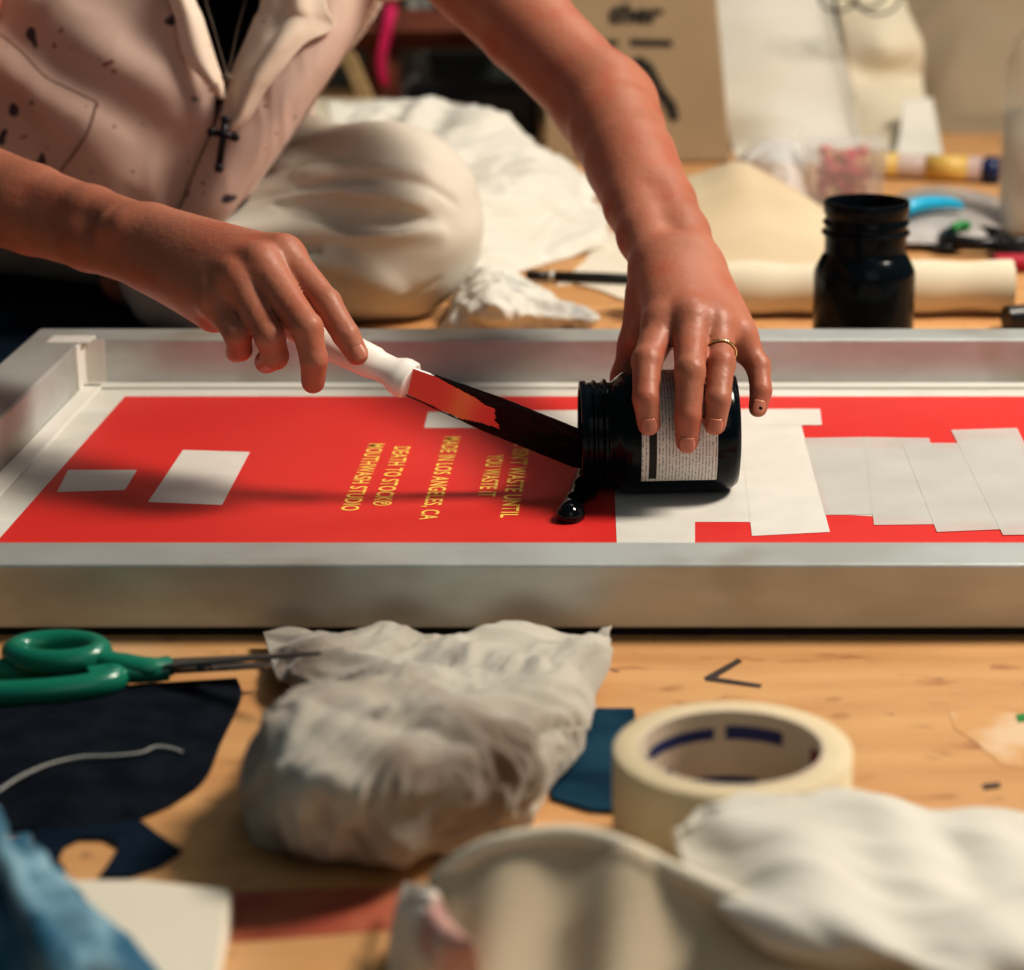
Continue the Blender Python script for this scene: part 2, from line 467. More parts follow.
def lettering(txt, u, v0, v1, parent, capw):
    """text reading down the picture: runs towards the viewer, letter tops to the right"""
    p0 = G(u[0], v0, ZF); p1 = G(u[1], v1, ZF)
    c = D.curves.new('txt', 'FONT'); c.body = txt; c.size = 1.0; c.offset = .018; c.space_character = 1.08
    t = D.objects.new('txt', c); COL.objects.link(t)
    bpy.context.view_layer.update()
    me = D.meshes.new_from_object(t.evaluated_get(bpy.context.evaluated_depsgraph_get()))
    D.objects.remove(t)
    xs = [v.co.x for v in me.vertices]; x0, x1 = min(xs), max(xs)
    L = p0.y - p1.y; sx = L / (x1 - x0); sy = capw / .70
    for v in me.vertices:
        x, y = (v.co.x - x0) * sx, v.co.y * sy
        v.co = Vector((p0.x + y - capw / 2, p0.y - x, ZF + .00025))
    me.materials.clear(); me.materials.append(M['yellow'])
    o = D.objects.new('lettering', me); COL.objects.link(o); o.parent = parent; o.matrix_parent_inverse = parent.matrix_world.inverted()
    return o
tag(lettering('MADE IN LOS ANGELES, CA', (453, 425), 437, 520, film, .0102), 'yellow lettering MADE IN LOS ANGELES, CA')
tag(lettering('DEATH TO STOCK\u00ae', (403, 378), 447, 506, film, .0102), 'yellow lettering DEATH TO STOCK')
tag(lettering('MOUTHWASH STUDIO', (377, 347), 444, 511, film, .0102), 'yellow lettering MOUTHWASH STUDIO')
tag(lettering("WASTE ISN'T WASTE UNTIL", (526, 506), 425, 518, film, .0102), "yellow lettering WASTE ISN'T WASTE UNTIL")
tag(lettering('YOU WASTE IT', (496, 484), 455, 497, film, .0102), 'yellow lettering YOU WASTE IT')

M['open'] = mat('open mesh', (.60, .59, .55), .6)
flat('open_window', [(806, 446), (960, 450), (962, 440), (1016, 438), (1055, 526), (830, 514)], ZF, .00005, M['open'], film)
# tape strips stuck on the film (each one a thing)
def strip(pix, z, m, label, grp='tape strips stuck on the red film'):
    o = flat('tape_strip', pix, z, .0001, m); tag(o, label, 'tape', grp); return o
z1, z2, z3, z4 = ZF + .00006, ZF + .00018, ZF + .00030, ZF + .00042
strip([(183, 450), (250, 452), (222, 505), (148, 502)], z1, M['tape'], 'large white paper tape patch left of the yellow lettering')
strip([(68, 470), (137, 470), (125, 490), (57, 492)], z1, M['graytape'], 'small greyish tape patch nearest the left edge of the red film')
strip([(428, 412), (592, 410), (590, 428), (424, 428)], z1, M['tape'], 'narrow white tape strip passing behind the ink covered blade')
strip([(612, 430), (748, 430), (758, 522), (695, 522), (695, 549), (617, 549)], z1, M['tape'], 'broad white tape piece under the tipped jar')
strip([(700, 409), (820, 409), (822, 425), (700, 426)], z3, M['tape'], 'short white horizontal tape strip beside the little finger')
strip([(738, 420), (801, 424), (830, 532), (752, 536)], z2, M['tape'], 'long white tape strip running toward the near rail right of the jar')
strip([(804, 438), (866, 437), (905, 514), (825, 515)], z3 - .00005, M['clear'], 'clear tape strip first from the white strips, right of the jar')
strip([(864, 437), (929, 438), (958, 524), (874, 525)], z4 - .00005, M['clear'], 'shiny clear tape strip second right of the white strips')
strip([(902, 443), (962, 443), (1008, 529), (937, 532)], z4 + .00009, M['clear'], 'clear tape strip third right of the white strips')
strip([(951, 430), (1017, 428), (1070, 534), (1003, 535)], z4 + .0002, M['clear'], 'rightmost clear tape strip cut by the photo edge')

# ------------------------------------------------------------------ jars
def jar_profile(L, R, neck=.82):
    k = L / .096
    return [(0, 0), (R * .80, 0), (R * .90, .0006), (R * .985, .0045), (R, .009), (R, .064 * k), (R * .985, .069 * k), (R * .90, .0735 * k),
            (R * neck, .0765 * k), (R * neck, .079 * k), (R * (neck + .055), .0800 * k), (R * (neck + .055), .0815 * k), (R * neck, .083 * k), (R * neck, .0855 * k),
            (R * (neck + .04), .0865 * k), (R * (neck + .04), .0878 * k), (R * neck, .089 * k), (R * neck, .0915 * k), (R * (neck + .035), .0925 * k), (R * (neck + .03), .0955 * k), (R * (neck - .01), .096 * k),
            (R * (neck - .08), .0955 * k), (R * (neck - .09), .08 * k), (R * .86, .068 * k), (R * .88, .01), (0, .006)]
def make_jar(name, Mx, L, R, parent):
    b = MB().lathe(jar_profile(L, R), Mx, 72)
    return autosmooth(b.build(name, M['jar'], parent), 50)

# tipped jar: axis roughly along x, the mouth swung a little toward the viewer
JR, JL = .0365, .0945
yaw = math.radians(4)
ax = Vector((-math.cos(yaw), -math.sin(yaw), 0))           # base to mouth
jc = Vector((J(658, 430, 1.276).x, 1.276, ZM + .0006 + JR))
base = jc - ax * (JL / 2)
XA = Vector((0, 0, 1)); YA = ax.cross(XA)
MJ = Matrix(((XA.x, YA.x, ax.x, base.x), (XA.y, YA.y, ax.y, base.y), (XA.z, YA.z, ax.z, base.z), (0, 0, 0, 1)))
tj = empty('ink_jar', base, label='black glass ink jar tipped on its side, held under a hand on the screen', cat='jar')
make_jar('jar_body', MJ, JL, JR, tj)
k = JL / .096
M['label'] = mat('jar label', (.70, .69, .65), .5)
def label_mat():
    m = D.materials.new('printed jar label'); m.use_nodes = True; nt = m.node_tree; b = nt.nodes['Principled BSDF']; b.inputs['Roughness'].default_value = .5
    tc = nt.nodes.new('ShaderNodeTexCoord')
    w = nt.nodes.new('ShaderNodeTexWave'); w.bands_direction = 'X'; w.inputs['Scale'].default_value = 160
    mp = nt.nodes.new('ShaderNodeMapping'); mp.inputs['Rotation'].default_value = (0, 0, -yaw)
    nt.links.new(tc.outputs['Object'], mp.inputs['Vector']); nt.links.new(mp.outputs['Vector'], w.inputs['Vector'])
    n = nt.nodes.new('ShaderNodeTexNoise'); n.inputs['Scale'].default_value = 900; nt.links.new(tc.outputs['Object'], n.inputs['Vector'])
    r1 = nt.nodes.new('ShaderNodeMapRange'); r1.inputs['From Min'].default_value = .55; r1.inputs['From Max'].default_value = .75
    nt.links.new(w.outputs['Fac'], r1.inputs['Value'])
    r2 = nt.nodes.new('ShaderNodeMapRange'); r2.inputs['From Min'].default_value = .40; r2.inputs['From Max'].default_value = .55
    nt.links.new(n.outputs['Fac'], r2.inputs['Value'])
    mu = nt.nodes.new('ShaderNodeMath'); mu.operation = 'MULTIPLY'; nt.links.new(r1.outputs[0], mu.inputs[0]); nt.links.new(r2.outputs[0], mu.inputs[1])
    mx = nt.nodes.new('ShaderNodeMix'); mx.data_type = 'RGBA'; mx.inputs[6].default_value = (.72, .70, .66, 1); mx.inputs[7].default_value = (.25, .25, .25, 1)
    nt.links.new(mu.outputs[0], mx.inputs['Factor']); nt.links.new(mx.outputs[2], b.inputs['Base Color'])
    return m
def wrap(name, h0, h1, a0, a1, r, m, parent, seg=40):
    return MB().lathe([(r, h0), (r, h1)], MJ, seg, a0, a1).build(name, m, parent, True)
# angle 0 = up, negative = toward the viewer side
sgn = -1 if (MJ @ Vector((0, 1, 0)) - base).y > 0 else 1
A0, A1 = (sgn * math.radians(-35), sgn * math.radians(128))
lb = wrap('paper_label', .015 * k, .0605 * k, min(A0, A1), max(A0, A1), JR + .0003, label_mat(), tj)
B0, B1 = (sgn * math.radians(35), sgn * math.radians(124))
wrap('title_bar', .0515 * k, .0560 * k, min(B0, B1), max(B0, B1), JR + .0005, M['cardprint'], lb)
# ink dripping from the mouth
mouth = base + ax * JL
ink = Chain([], .004)
def px(u, v, z): return np.array(tuple(G(u, v, z)))
spill = [(Chain([(px(590, 478, ZF + .006), px(584, 490, ZF + .005), .0095, .0075), (px(584, 490, ZF + .005), px(574, 503, ZF + .004), .0075, .0056),
                 (px(574, 503, ZF + .004), px(571, 514, ZF + .003), .0056, .0068), (px(571, 514, ZF + .003), px(569, 516, ZF + .003), .0074, .0072),
                 (px(588, 484, ZF), px(640, 488, ZF), .004, .003), (px(640, 488, ZF), px(722, 487, ZF), .003, .0035)], .004), .004)]
def fs(P, c, r):
    d = eval_tree(spill, P, c, r)
    return None if d is None else np.maximum(d, ZF + .0002 - P[:, 2])
a = G(560, 530, 0); bb = G(740, 460, 0)
o = sdf_mesh('ink_spill', fs, (a.x - .02, a.y - .02, 0), (bb.x + .02, bb.y + .05, .03), .0007, M['ink'])
tag(o, 'puddle of wet black ink dribbling from the tipped jar mouth onto red film', 'ink')
# ink left in the jar
inkd = MB().lathe([(0, 0), (JR * .70, 0), (JR * .70, .002), (0, .002)], MJ @ Matrix.Translation((0, 0, JL - .012)), 40)
inkd.build('ink_inside', M['ink'], tj)

# upright jar behind the frame
uj = G(864, 329, 0); UR = .0388
uy = 1.655; uc = Vector(((864 - PX) / F * (uy * CP + .35 * SP), uy, 0))
t = empty('ink_jar', uc, label='open black glass ink jar standing upright behind the far rail', cat='jar')
upro = [(0, 0), (UR * .84, 0), (UR * .95, .0008), (UR, .005), (UR, .061), (UR * .985, .0645), (UR * .84, .0755), (UR * .81, .0765), (UR * .80, .080), (UR * .80, .0905), (UR * .865, .092), (UR * .865, .0938), (UR * .80, .0958),
  (UR * .80, .0985), (UR * .845, .0998), (UR * .845, .1013), (UR * .80, .103), (UR * .80, .1065), (UR * .84, .108), (UR * .845, .1155), (UR * .82, .117), (UR * .76, .117), (UR * .73, .112), (UR * .72, .082), (UR * .9, .05), (UR * .9, .006), (0, .006)]
autosmooth(MB().lathe(upro, Matrix.Translation(uc + Vector((0, 0, .0005))), 72).build('jar_body', M['jar'], t), 50)
M['emboss'] = mat('jar glint', (.05, .06, .07), .1)
inkd = MB().lathe([(0, .05), (UR * .8, .05), (UR * .8, .052), (0, .052)], Matrix.Translation(uc), 40).build('ink_inside', M['ink'], t)

# ------------------------------------------------------------------ spatula
KY = 1.268
kt = empty('ink_spatula', J(412, 382, KY), label='ink spatula with white plastic handle and black smeared blade held in a hand', cat='spatula')
p_f = J(411, 381, KY - .002); p_b = J(318, 336, KY + .016); p_t = J(588, 452, 1.270)
ad = (p_f - p_b).normalized()
def frame_of(d, up):
    s = d.cross(up).normalized(); u = s.cross(d).normalized(); return s, u
s_, u_ = frame_of(ad, Vector((0, -.45, 1)))
# handle: oval tube with a flared collar and a hook lip
hp, hr = [], []
L = (p_f - p_b).length
for q, r in ((-.045, .0062), (-.035, .0098), (-.01, .0112), (.02, .0115), (L * .6, .0110), (L - .022, .0098), (L - .014, .0098), (L - .009, .0125), (L - .006, .0132), (L - .001, .0128), (L, .0115)):
    hp.append(p_b + ad * q); hr.append(r)
o = MB().tube(hp, hr, 28, flat=.80, upv=u_).build('handle', M['handle'], kt); autosmooth(o, 40)
# blade: flat bar, edge on view, widening slightly and rounded at the end
bd = (p_t - p_f).normalized()
pl_n = Vector((.05, -.90, -.42)); sB = (pl_n - bd * pl_n.dot(bd)).normalized(); wB = bd.cross(sB).normalized()
if wB.z < 0: wB = -wB
def blade_pts(t):  # half width
    return .0095 + .0036 * min(1, t * 2.2)
BL = (p_t - p_f).length + .012
vs, fs_ = [], []
N_ = 24
for i in range(N_ + 1):
    t_ = i / N_; hw = blade_pts(t_)
    if t_ > .9: hw *= math.sqrt(max(0.05, 1 - ((t_ - .9) / .1) ** 2))
    c = p_f + bd * (t_ * BL - .004)
    for s1, s2 in ((1, 1), (-1, 1), (-1, -1), (1, -1)):
        vs.append(c + wB * hw * s1 + sB * .0007 * s2)
for i in range(N_):
    for q in range(4):
        a_, b_ = i * 4 + q, i * 4 + (q + 1) % 4
        fs_.append((a_, b_, b_ + 4, a_ + 4))
fs_ += [(3, 2, 1, 0), (N_ * 4, N_ * 4 + 1, N_ * 4 + 2, N_ * 4 + 3)]
bl = link_mesh('blade', vs, fs_, M['steel'], kt, False)
# ink coat over the blade with an irregular edge, leaving bare metal near the handle
vs, fs_ = [], []
N_, W_ = 260, 44
for i in range(N_ + 1):
    t_ = .03 + .97 * i / N_; hw = blade_pts(t_) + .0012
    if t_ > .9: hw *= math.sqrt(max(0.05, 1 - ((t_ - .9) / .1) ** 2))
    c = p_f + bd * (t_ * BL - .004)
    # bare zone: from handle to about 45% of the blade, below a thin inky upper edge
    lo = -1.0
    for j in range(W_ + 1):
        s1 = 1 - 2 * j / W_
        ed = .0016 * (1 - (2 * j / W_ - 1) ** 2) + .0007
        vs.append(c + wB * hw * s1 + sB * (ed + .0005 * mnoise.noise(Vector((t_ * 20, s1 * 3, 0)))))
for i in range(N_):
    t_ = .03 + .97 * i / N_
    for j in range(W_):
        s1 = 1 - 2 * (j + .5) / W_
        top = 1.02 - .75 * min(1, max(0, (t_ - .10) / .42)) ** .8 + .08 * mnoise.noise(Vector((t_ * 14, 3, 0)))
        bot = -.93 + .35 * max(0, (t_ - .3) / .2) + .08 * mnoise.noise(Vector((t_ * 11, 7, 0)))
        end = .47 + .25 * (-s1) * .3 + .05 * mnoise.noise(Vector((s1 * 4, 9, 0)))
        if t_ < .10 and s1 < top and s1 > -1.1 and t_ < .05 + .05 * s1: continue
        if bot < s1 < top and t_ < end: continue
        a_ = i * (W_ + 1) + j
        fs_.append((a_, a_ + 1, a_ + W_ + 2, a_ + W_ + 1))
o = link_mesh('ink_coat', vs, fs_, M['inkcoat'], bl); solid(o, .0003)
# ------------------------------------------------------------------ the person: one continuous body
JJ = lambda u, v, y: np.array(tuple(J(u, v, y)))
V3 = lambda x, y, z: np.array((x, y, z), float)
# --- hand B (image right), reaching down over the jar
wB_ = JJ(677, 266, 1.372)
fingB = {
 'index':  ([(663, 326, 1.290), (647, 361, 1.256), (646, 399, 1.2365), (649, 424, 1.2335)], (.0118, .0088, .0080, .0070)),
 'middle': ([(691, 321, 1.286), (690, 371, 1.243), (688, 416, 1.2315), (687, 441, 1.2305)], (.0120, .0088, .0080, .0070)),
 'ring':   ([(716, 327, 1.290), (721, 363, 1.257), (718, 400, 1.2375), (715, 424, 1.2345)], (.0112, .0083, .0076, .0067)),
 'little': ([(738, 338, 1.298), (758, 366, 1.285), (761, 391, 1.273), (758, 408, 1.268)], (.0100, .0072, .0066, .0058)),
}
def finger_tree(pts, r):
    P = [JJ(*p) for p in pts]
    ch = chain(P, r, .0018)
    # knuckle bumps
    ch.segs.append((P[1], P[1] + (P[2] - P[1]) * .05, r[1] * 1.045, r[1] * 1.03))
    return ch, P
treeB = []; tipsB = {}
for nme, (pts, r) in fingB.items():
    ch, P = finger_tree(pts, r); tipsB[nme] = (P, r); treeB.append((ch, .0025))
def palm(wr, rw, ks, kr, extra=()):
    c = Chain([], .012)
    n = len(ks)
    for i, kpt in enumerate(ks):
        w = wr[0] + (wr[1] - wr[0]) * (i / (n - 1))
        c.segs.append((w, kpt, rw, kr[i]))
        if i < n - 1:     # web
            m1 = (kpt + ks[i + 1]) / 2
            c.segs.append((w, m1 * .88 + w * .12, rw, kr[i] * .85))
    for e in extra: c.segs.append(e)
    return c
kB = [tipsB[n][0][0] for n in ('index', 'middle', 'ring', 'little')]
wr1, wr2 = JJ(660, 268, 1.365), JJ(696, 268, 1.365)
palB = palm((wr1, wr2), .0150, kB, (.0118, .0118, .011, .0105),
            [(JJ(655, 285, 1.362), JJ(648, 335, 1.325), .0140, .0115),           # thumb mound
             (JJ(705, 285, 1.355), JJ(731, 328, 1.31), .0125, .0105)])
thB = chain([JJ(650, 300, 1.352), JJ(636, 345, 1.338), JJ(627, 378, 1.334), JJ(632, 402, 1.330)], (.0145, .0108, .0098, .0085), .005)
# tendons on the back of the hand
tenB = Chain([(JJ(680, 285, 1.345) , JJ(*fingB[n][0][0]) + V3(0, -.0035, .0035), .006, .0095) for n in fingB], .004)
def hand_fn(pal, ten, fingers, thumb):
    # every finger melts into the palm, never into its neighbour
    def f(P, c, r):
        pd = eval_tree([(pal, .006), (ten, .004)], P, c, r)
        out = pd
        for ch, k in [(q, .008) for q in fingers] + [(thumb, .010)]:
            d = eval_tree([(ch, .004)], P, c, r)
            if d is None: continue
            if pd is not None: d = smin(d, pd, k)
            out = d if out is None else np.minimum(out, d)
        return out
    return f
handB = hand_fn(palB, tenB, [c for c, _ in treeB], thB)
# fingers must not melt into each other: fold each with its own palm copy instead of chaining (small k)
elB = V3(*J(606, 106, 1.60))
shB = V3(-.190, 1.80, .335)
def mix(a, b, t): return a + (b - a) * t
wBc = (wr1 + wr2) / 2
def forearm(w1, w2, el, rr):
    wc = (w1 + w2) / 2; e1, e2 = (w1 - wc), (w2 - wc)
    segs = []
    for e in (e1, e2):
        ts = (0, .18, .36, .54); of = (1, .92, .7, .45); ra = rr[:4]
        pts = [mix(wc, el, t) + e * o for t, o in zip(ts, of)]
        segs += [(pts[q], pts[q + 1], ra[q], ra[q + 1]) for q in range(3)]
    pts = [mix(wc, el, t) for t in (.40, .62, .82, 1)]
    segs += [(pts[q], pts[q + 1], rr[4 + q], rr[5 + q]) for q in range(3)]
    return Chain(segs, .006)
foreB = forearm(wr1, wr2, elB, (.0172, .0190, .0222, .0254, .0262, .0310, .0328, .0325))
foreB.segs.append((elB, elB + V3(.006, -.002, -.004), .0328, .031))
upB = Chain([(elB, mix(elB, shB, .35), .0330, .0352), (mix(elB, shB, .35), mix(elB, shB, .8), .0352, .042), (mix(elB, shB, .8), shB, .042, .050)], .006)
# --- hand A (image left), holding the spatula
fingA = {
 'index':  ([(284, 257, 1.302), (326, 303, 1.270), (346, 335, 1.257), (357, 354, 1.2535)], (.0118, .0088, .0080, .0068)),
 'middle': ([(262, 267, 1.288), (307, 328, 1.247), (314, 360, 1.243), (313, 382, 1.2475)], (.0120, .0090, .0080, .0070)),
 'ring':   ([(240, 283, 1.283), (270, 337, 1.252), (275, 356, 1.255), (266, 362, 1.272)], (.0114, .0086, .0080, .0070)),
 'little': ([(219, 302, 1.286), (238, 336, 1.262), (240, 349, 1.265), (236, 352, 1.280)], (.0104, .0078, .0072, .0064)),
}
treeA = []; tipsA = {}
for nme, (pts, r) in fingA.items():
    ch, P = finger_tree(pts, r); tipsA[nme] = (P, r); treeA.append((ch, .0025))
kA = [tipsA[n][0][0] for n in ('index', 'middle', 'ring', 'little')]
wa1, wa2 = JJ(152, 234, 1.375), JJ(150, 262, 1.365)
palA = palm((wa1, wa2), .0152, kA, (.0118, .0118, .0112, .0112),
            [(JJ(172, 278, 1.36), JJ(214, 314, 1.305), .0155, .0115), (JJ(180, 245, 1.37), JJ(262, 262, 1.335), .016, .013)])
thA = chain([JJ(215, 265, 1.345), JJ(262, 300, 1.322), JJ(305, 328, 1.304), JJ(330, 344, 1.298)], (.0145, .0108, .0098, .0082), .005)
tenA = Chain([(JJ(185, 248, 1.352), JJ(*fingA[n][0][0]) + V3(-.001, -.004, .004), .006, .0098) for n in fingA], .004)
handA = hand_fn(palA, tenA, [c for c, _ in treeA], thA)
elA = V3(-.560, 1.56, .170); shA = V3(-.500, 1.82, .345)
wAc = (wa1 + wa2) / 2
foreA = forearm(wa1, wa2, elA, (.0172, .0190, .0230, .0270, .0280, .0345, .0370, .0375))
foreA.segs.append((JJ(128, 232, 1.372), JJ(118, 232, 1.375), .0162, .0150))
upA = Chain([(elA, mix(elA, shA, .35), .038, .040), (mix(elA, shA, .35), shA, .040, .052)], .02)
# --- trunk, head and legs
pel = V3(-.48, 2.02, .115); bel = V3(-.45, 1.97, .19); che = V3(-.385, 1.90, .30); nec = V3(-.34, 1.80, .42); hd = V3(-.33, 1.70, .53)
trunk = Chain([(pel + V3(-.06, 0, 0), bel + V3(-.05, 0, 0), .105, .085), (pel + V3(.06, 0, 0), bel + V3(.05, 0, 0), .105, .085),
               (bel + V3(-.05, 0, 0), che + V3(-.06, 0, 0), .085, .095), (bel + V3(.05, 0, 0), che + V3(.06, 0, 0), .085, .095),
               (che + V3(-.05, 0, 0), nec + V3(-.03, 0.02, -.02), .095, .045), (che + V3(.05, 0, 0), nec + V3(.03, .02, -.02), .095, .045),
               (shA, nec + V3(-.02, .02, -.03), .052, .045), (shB, nec + V3(.02, .02, -.03), .050, .045)], .05)
head = Chain([(nec, hd + V3(0, .03, -.05), .050, .052), (hd + V3(0, .02, .0), hd + V3(0, .035, .04), .078, .086), (hd + V3(0, -.035, -.055), hd + V3(0, -.01, 0), .030, .062),
              (hd + V3(0, -.082, -.005), hd + V3(0, -.098, -.03), .007, .0115), (hd + V3(-.02, -.072, -.066), hd + V3(.02, -.072, -.066), .010, .010),
              (hd + V3(-.080, .015, .0), hd + V3(-.084, .022, -.02), .016, .010), (hd + V3(.080, .015, .0), hd + V3(.084, .022, -.02), .016, .010)], .012)
knL = V3(*J(392, 232, 1.79)); knL[2] = .079
hipL = V3(-.42, 1.94, .085); anL = V3(*J(228, 300, 1.70)); anL[2] = .050
hipR = V3(-.55, 2.00, .105); knR = V3(-.74, 1.84, .105); anR = V3(-.42, 1.86, .050)
legs = Chain([(hipL, knL, .062, .052), (knL, anL, .048, .034), (hipR, knR, .075, .050), (knR, anR, .048, .034),
              (anL, anL + V3(-.09, .05, -.012), .034, .022), (anR, anR + V3(.09, .05, -.012), .034, .022)], .02)
body_tree = [(trunk, .03), (legs, .03), (head, .02), (upB, .02), (foreB, .016), (handB, .008), (upA, .02), (foreA, .016), (handA, .008)]
def f_body(P, c, r): return eval_tree(body_tree, P, c, r)
person = sdf_mesh('person', f_body, (-.90, 1.20, -.01), (.12, 2.20, .66), .0017, M['skin'])
md = person.modifiers.new('sm', 'SMOOTH'); md.factor = .5; md.iterations = 2
tag(person, 'person sitting cross-legged behind the silkscreen frame, leaning over it, scraping ink from a jar', 'person')

# nails on the fingers that show them
def nail(P, r, view=Vector((0, -1, .35)), tilt=0):
    a, b_ = Vector(P[2]), Vector(P[3]); d = (b_ - a).normalized()
    n = (view - d * view.dot(d)).normalized(); s = d.cross(n).normalized()
    c = b_ + d * r[3] * .15
    vs = []; fs = []; NU, NV = 9, 9
    for i in range(NU):
        x = (i / (NU - 1) - .5) * 2
        for j in range(NV):
            y = (j / (NV - 1) - .5) * 2
            k = math.sqrt(max(0, 1 - .75 * x ** 4))
            th = y * .66 * (k if x > 0 else math.sqrt(max(.1, 1 - .5 * x * x)))
            rr = r[3] * (1.02 if x < 0 else 1.02 - .06 * x * x) + .0001
            vs.append(c + d * (x * .0044) + (n * math.cos(th) + s * math.sin(th)) * rr)
    for i in range(NU - 1):
        for j in range(NV - 1):
            q = i * NV + j; fs.append((q, q + 1, q + NV + 1, q + NV))
    o = link_mesh('fingernail', vs, fs, M['nail'], person); solid(o, .0005, 1); return o
for n in ('index', 'middle', 'ring', 'little'): nail(*tipsB[n], view=Vector((0, -1, .25)))
nail(*tipsA['index'], view=Vector((.35, -1, .45)))
sp = MB().lathe([(0, .0006), (.0008, .0005), (.0014, 0)], Matrix.Translation(Vector(tipsB['little'][0][3]) + Vector((.001, -.0062, .0012))) @ Matrix.Rotation(math.pi / 2, 4, 'X'), 10)
sp.build('ink_speck', M['ink'], person)

# ring
P, r = tipsB['ring']; a_, b_ = Vector(P[0]), Vector(P[1]); d = (b_ - a_).normalized(); c = a_ + (b_ - a_) * .74
s = d.cross(Vector((0, 0, 1))).normalized(); u = s.cross(d)
pts = [c + (s * math.cos(q) + u * math.sin(q)) * .0098 for q in [i * math.pi / 20 for i in range(40)]]
tag(MB().tube(pts, .0007, 8, closed=True).build('finger_ring', M['gold'], None, True), 'thin gold ring on the ring finger of the hand gripping the jar', 'ring')

# hair (out of the picture, but part of the person)
hairt = [(Chain([(hd + V3(0, .035, .03), hd + V3(0, .05, .05), .094, .094), (hd + V3(0, .09, .0), hd + V3(0, .10, -.08), .07, .05)], .03), .02)]
sdf_mesh('hair', lambda P, c, r: (lambda d: None if d is None else np.maximum(d, -(P[:, 1] - (hd[1] - .055) + (P[:, 2] - hd[2] - .05) * .5)))(eval_tree(hairt, P, c, r)),
         hd - .2, hd + V3(.2, .25, .2), .004, M['hair'], person)

# ------------------------------------------------------------------ trousers
def infl(ch, e, k=None): return Chain2([(a, b_, ra + e, rb + e) for a, b_, ra, rb in ch.segs], k or ch.k)
class Chain2(Chain):
    def __init__(s, segs, k): s.segs = segs; s.k = k
tro = [(Chain([(hipL, mix(hipL, knL, .6), .074, .068), (mix(hipL, knL, .6), knL + V3(-.010, .0, .0), .070, .072), (knL + V3(-.010, 0, 0), knL + V3(-.012, .0, -.004), .0735, .0735),
               (knL + V3(0, 0, -.004), mix(knL, anL, .45) + V3(0, 0, .010), .070, .064), (mix(knL, anL, .45) + V3(0, 0, .012), anL, .066, .047), (anL, anL + V3(-.045, .02, -.004), .047, .044),
               (hipR, mix(hipR, knR, .5), .100, .080), (mix(hipR, knR, .5), knR, .078, .066), (knR, anR, .056, .044),
               (pel + V3(-.06, 0, -.01), pel + V3(.05, 0, -.01), .112, .108), (hipL, hipR, .075, .10)], .025), .02)]
def on_cloth(u, v):
    """first point of the plain trouser surface along a sight line"""
    d = np.array(tuple(ray(u, v))); d = d / np.linalg.norm(d); t = 1.45; o_ = np.array((0, 0, H))
    for _ in range(60):
        e = eval_tree(tro, (o_ + d * t)[None])[0]
        if e < .0005 or t > 2.3: break
        t += e * .9
    return o_ + d * t
def path(pts, rs):
    P = [on_cloth(u, v) for u, v in pts]
    P = crom(P, 6 * (len(P) - 1) + 1); R = np.interp(np.linspace(0, 1, len(P)), np.linspace(0, 1, len(rs)), rs)
    return [(P[i], P[i + 1], R[i], R[i + 1]) for i in range(len(P) - 1)]
gro = path([(270, 206), (305, 209), (345, 213), (392, 216), (432, 219)], (.001, .009, .014, .012, .0008)) \
    + path([(286, 192), (330, 184), (380, 180), (425, 186), (458, 204)], (.0005, .003, .0036, .003, .0005)) \
    + path([(226, 186), (262, 172), (310, 164), (360, 160)], (.003, .004, .003, .0005)) \
    + path([(232, 202), (262, 196), (300, 192)], (.003, .004, .0005)) \
    + path([(240, 248), (275, 246), (310, 250), (345, 262)], (.001, .003, .003, .0005)) \
    + path([(300, 300), (350, 306), (400, 298), (440, 280)], (.001, .003, .003, .0005))
rid = path([(215, 232), (270, 230), (340, 229), (400, 228), (440, 232)], (.002, .005, .006, .005, .001)) \
    + path([(270, 196), (320, 198), (370, 200), (420, 205)], (.001, .003, .004, .001)) \
    + path([(290, 268), (330, 262), (365, 274), (400, 296)], (.002, .006, .005, .001)) \
    + path([(240, 180), (300, 174), (360, 170), (420, 172)], (.002, .004, .004, .001))
gch, rch = Chain(gro, .002), Chain(rid, .004)
def f_tro(P, c, r):
    d = eval_tree(tro, P, c, r)
    if d is None: return None
    e = eval_tree([(rch, .012)], P, c, r)
    if e is not None: d = smin(d, e, .014)
    g_ = eval_tree([(gch, .004)], P, c, r)
    if g_ is not None: d = -smin(-d, g_, .005)
    x, y, z = P.T
    w = .0010 * np.sin(z * 95 + 14 * x + 2.2 * np.sin(x * 31 + y * 23) + y * 12) + .0006 * np.sin(z * 170 - x * 60 + 3 * np.sin(x * 40 + 1))
    d = d + w * np.clip((1.95 - y) / .2, 0, 1)
    return np.maximum(d, .001 - z)
to = sdf_mesh('trousers', f_tro, (-.88, 1.56, 0), (-.06, 2.20, .27), .0025, M['trouser'], person)
md = to.modifiers.new('sm', 'SMOOTH'); md.factor = .5; md.iterations = 3

# ------------------------------------------------------------------ undershirt and shirt
us = [(Chain([(a, b_, ra + .006, rb + .006) for a, b_, ra, rb in trunk.segs[:6]], .05), .03)]
sdf_mesh('undershirt', lambda P, c, r: eval_tree(us, P, c, r), (-.62, 1.72, .10), (-.12, 2.20, .50), .005, M['darktop'], person)
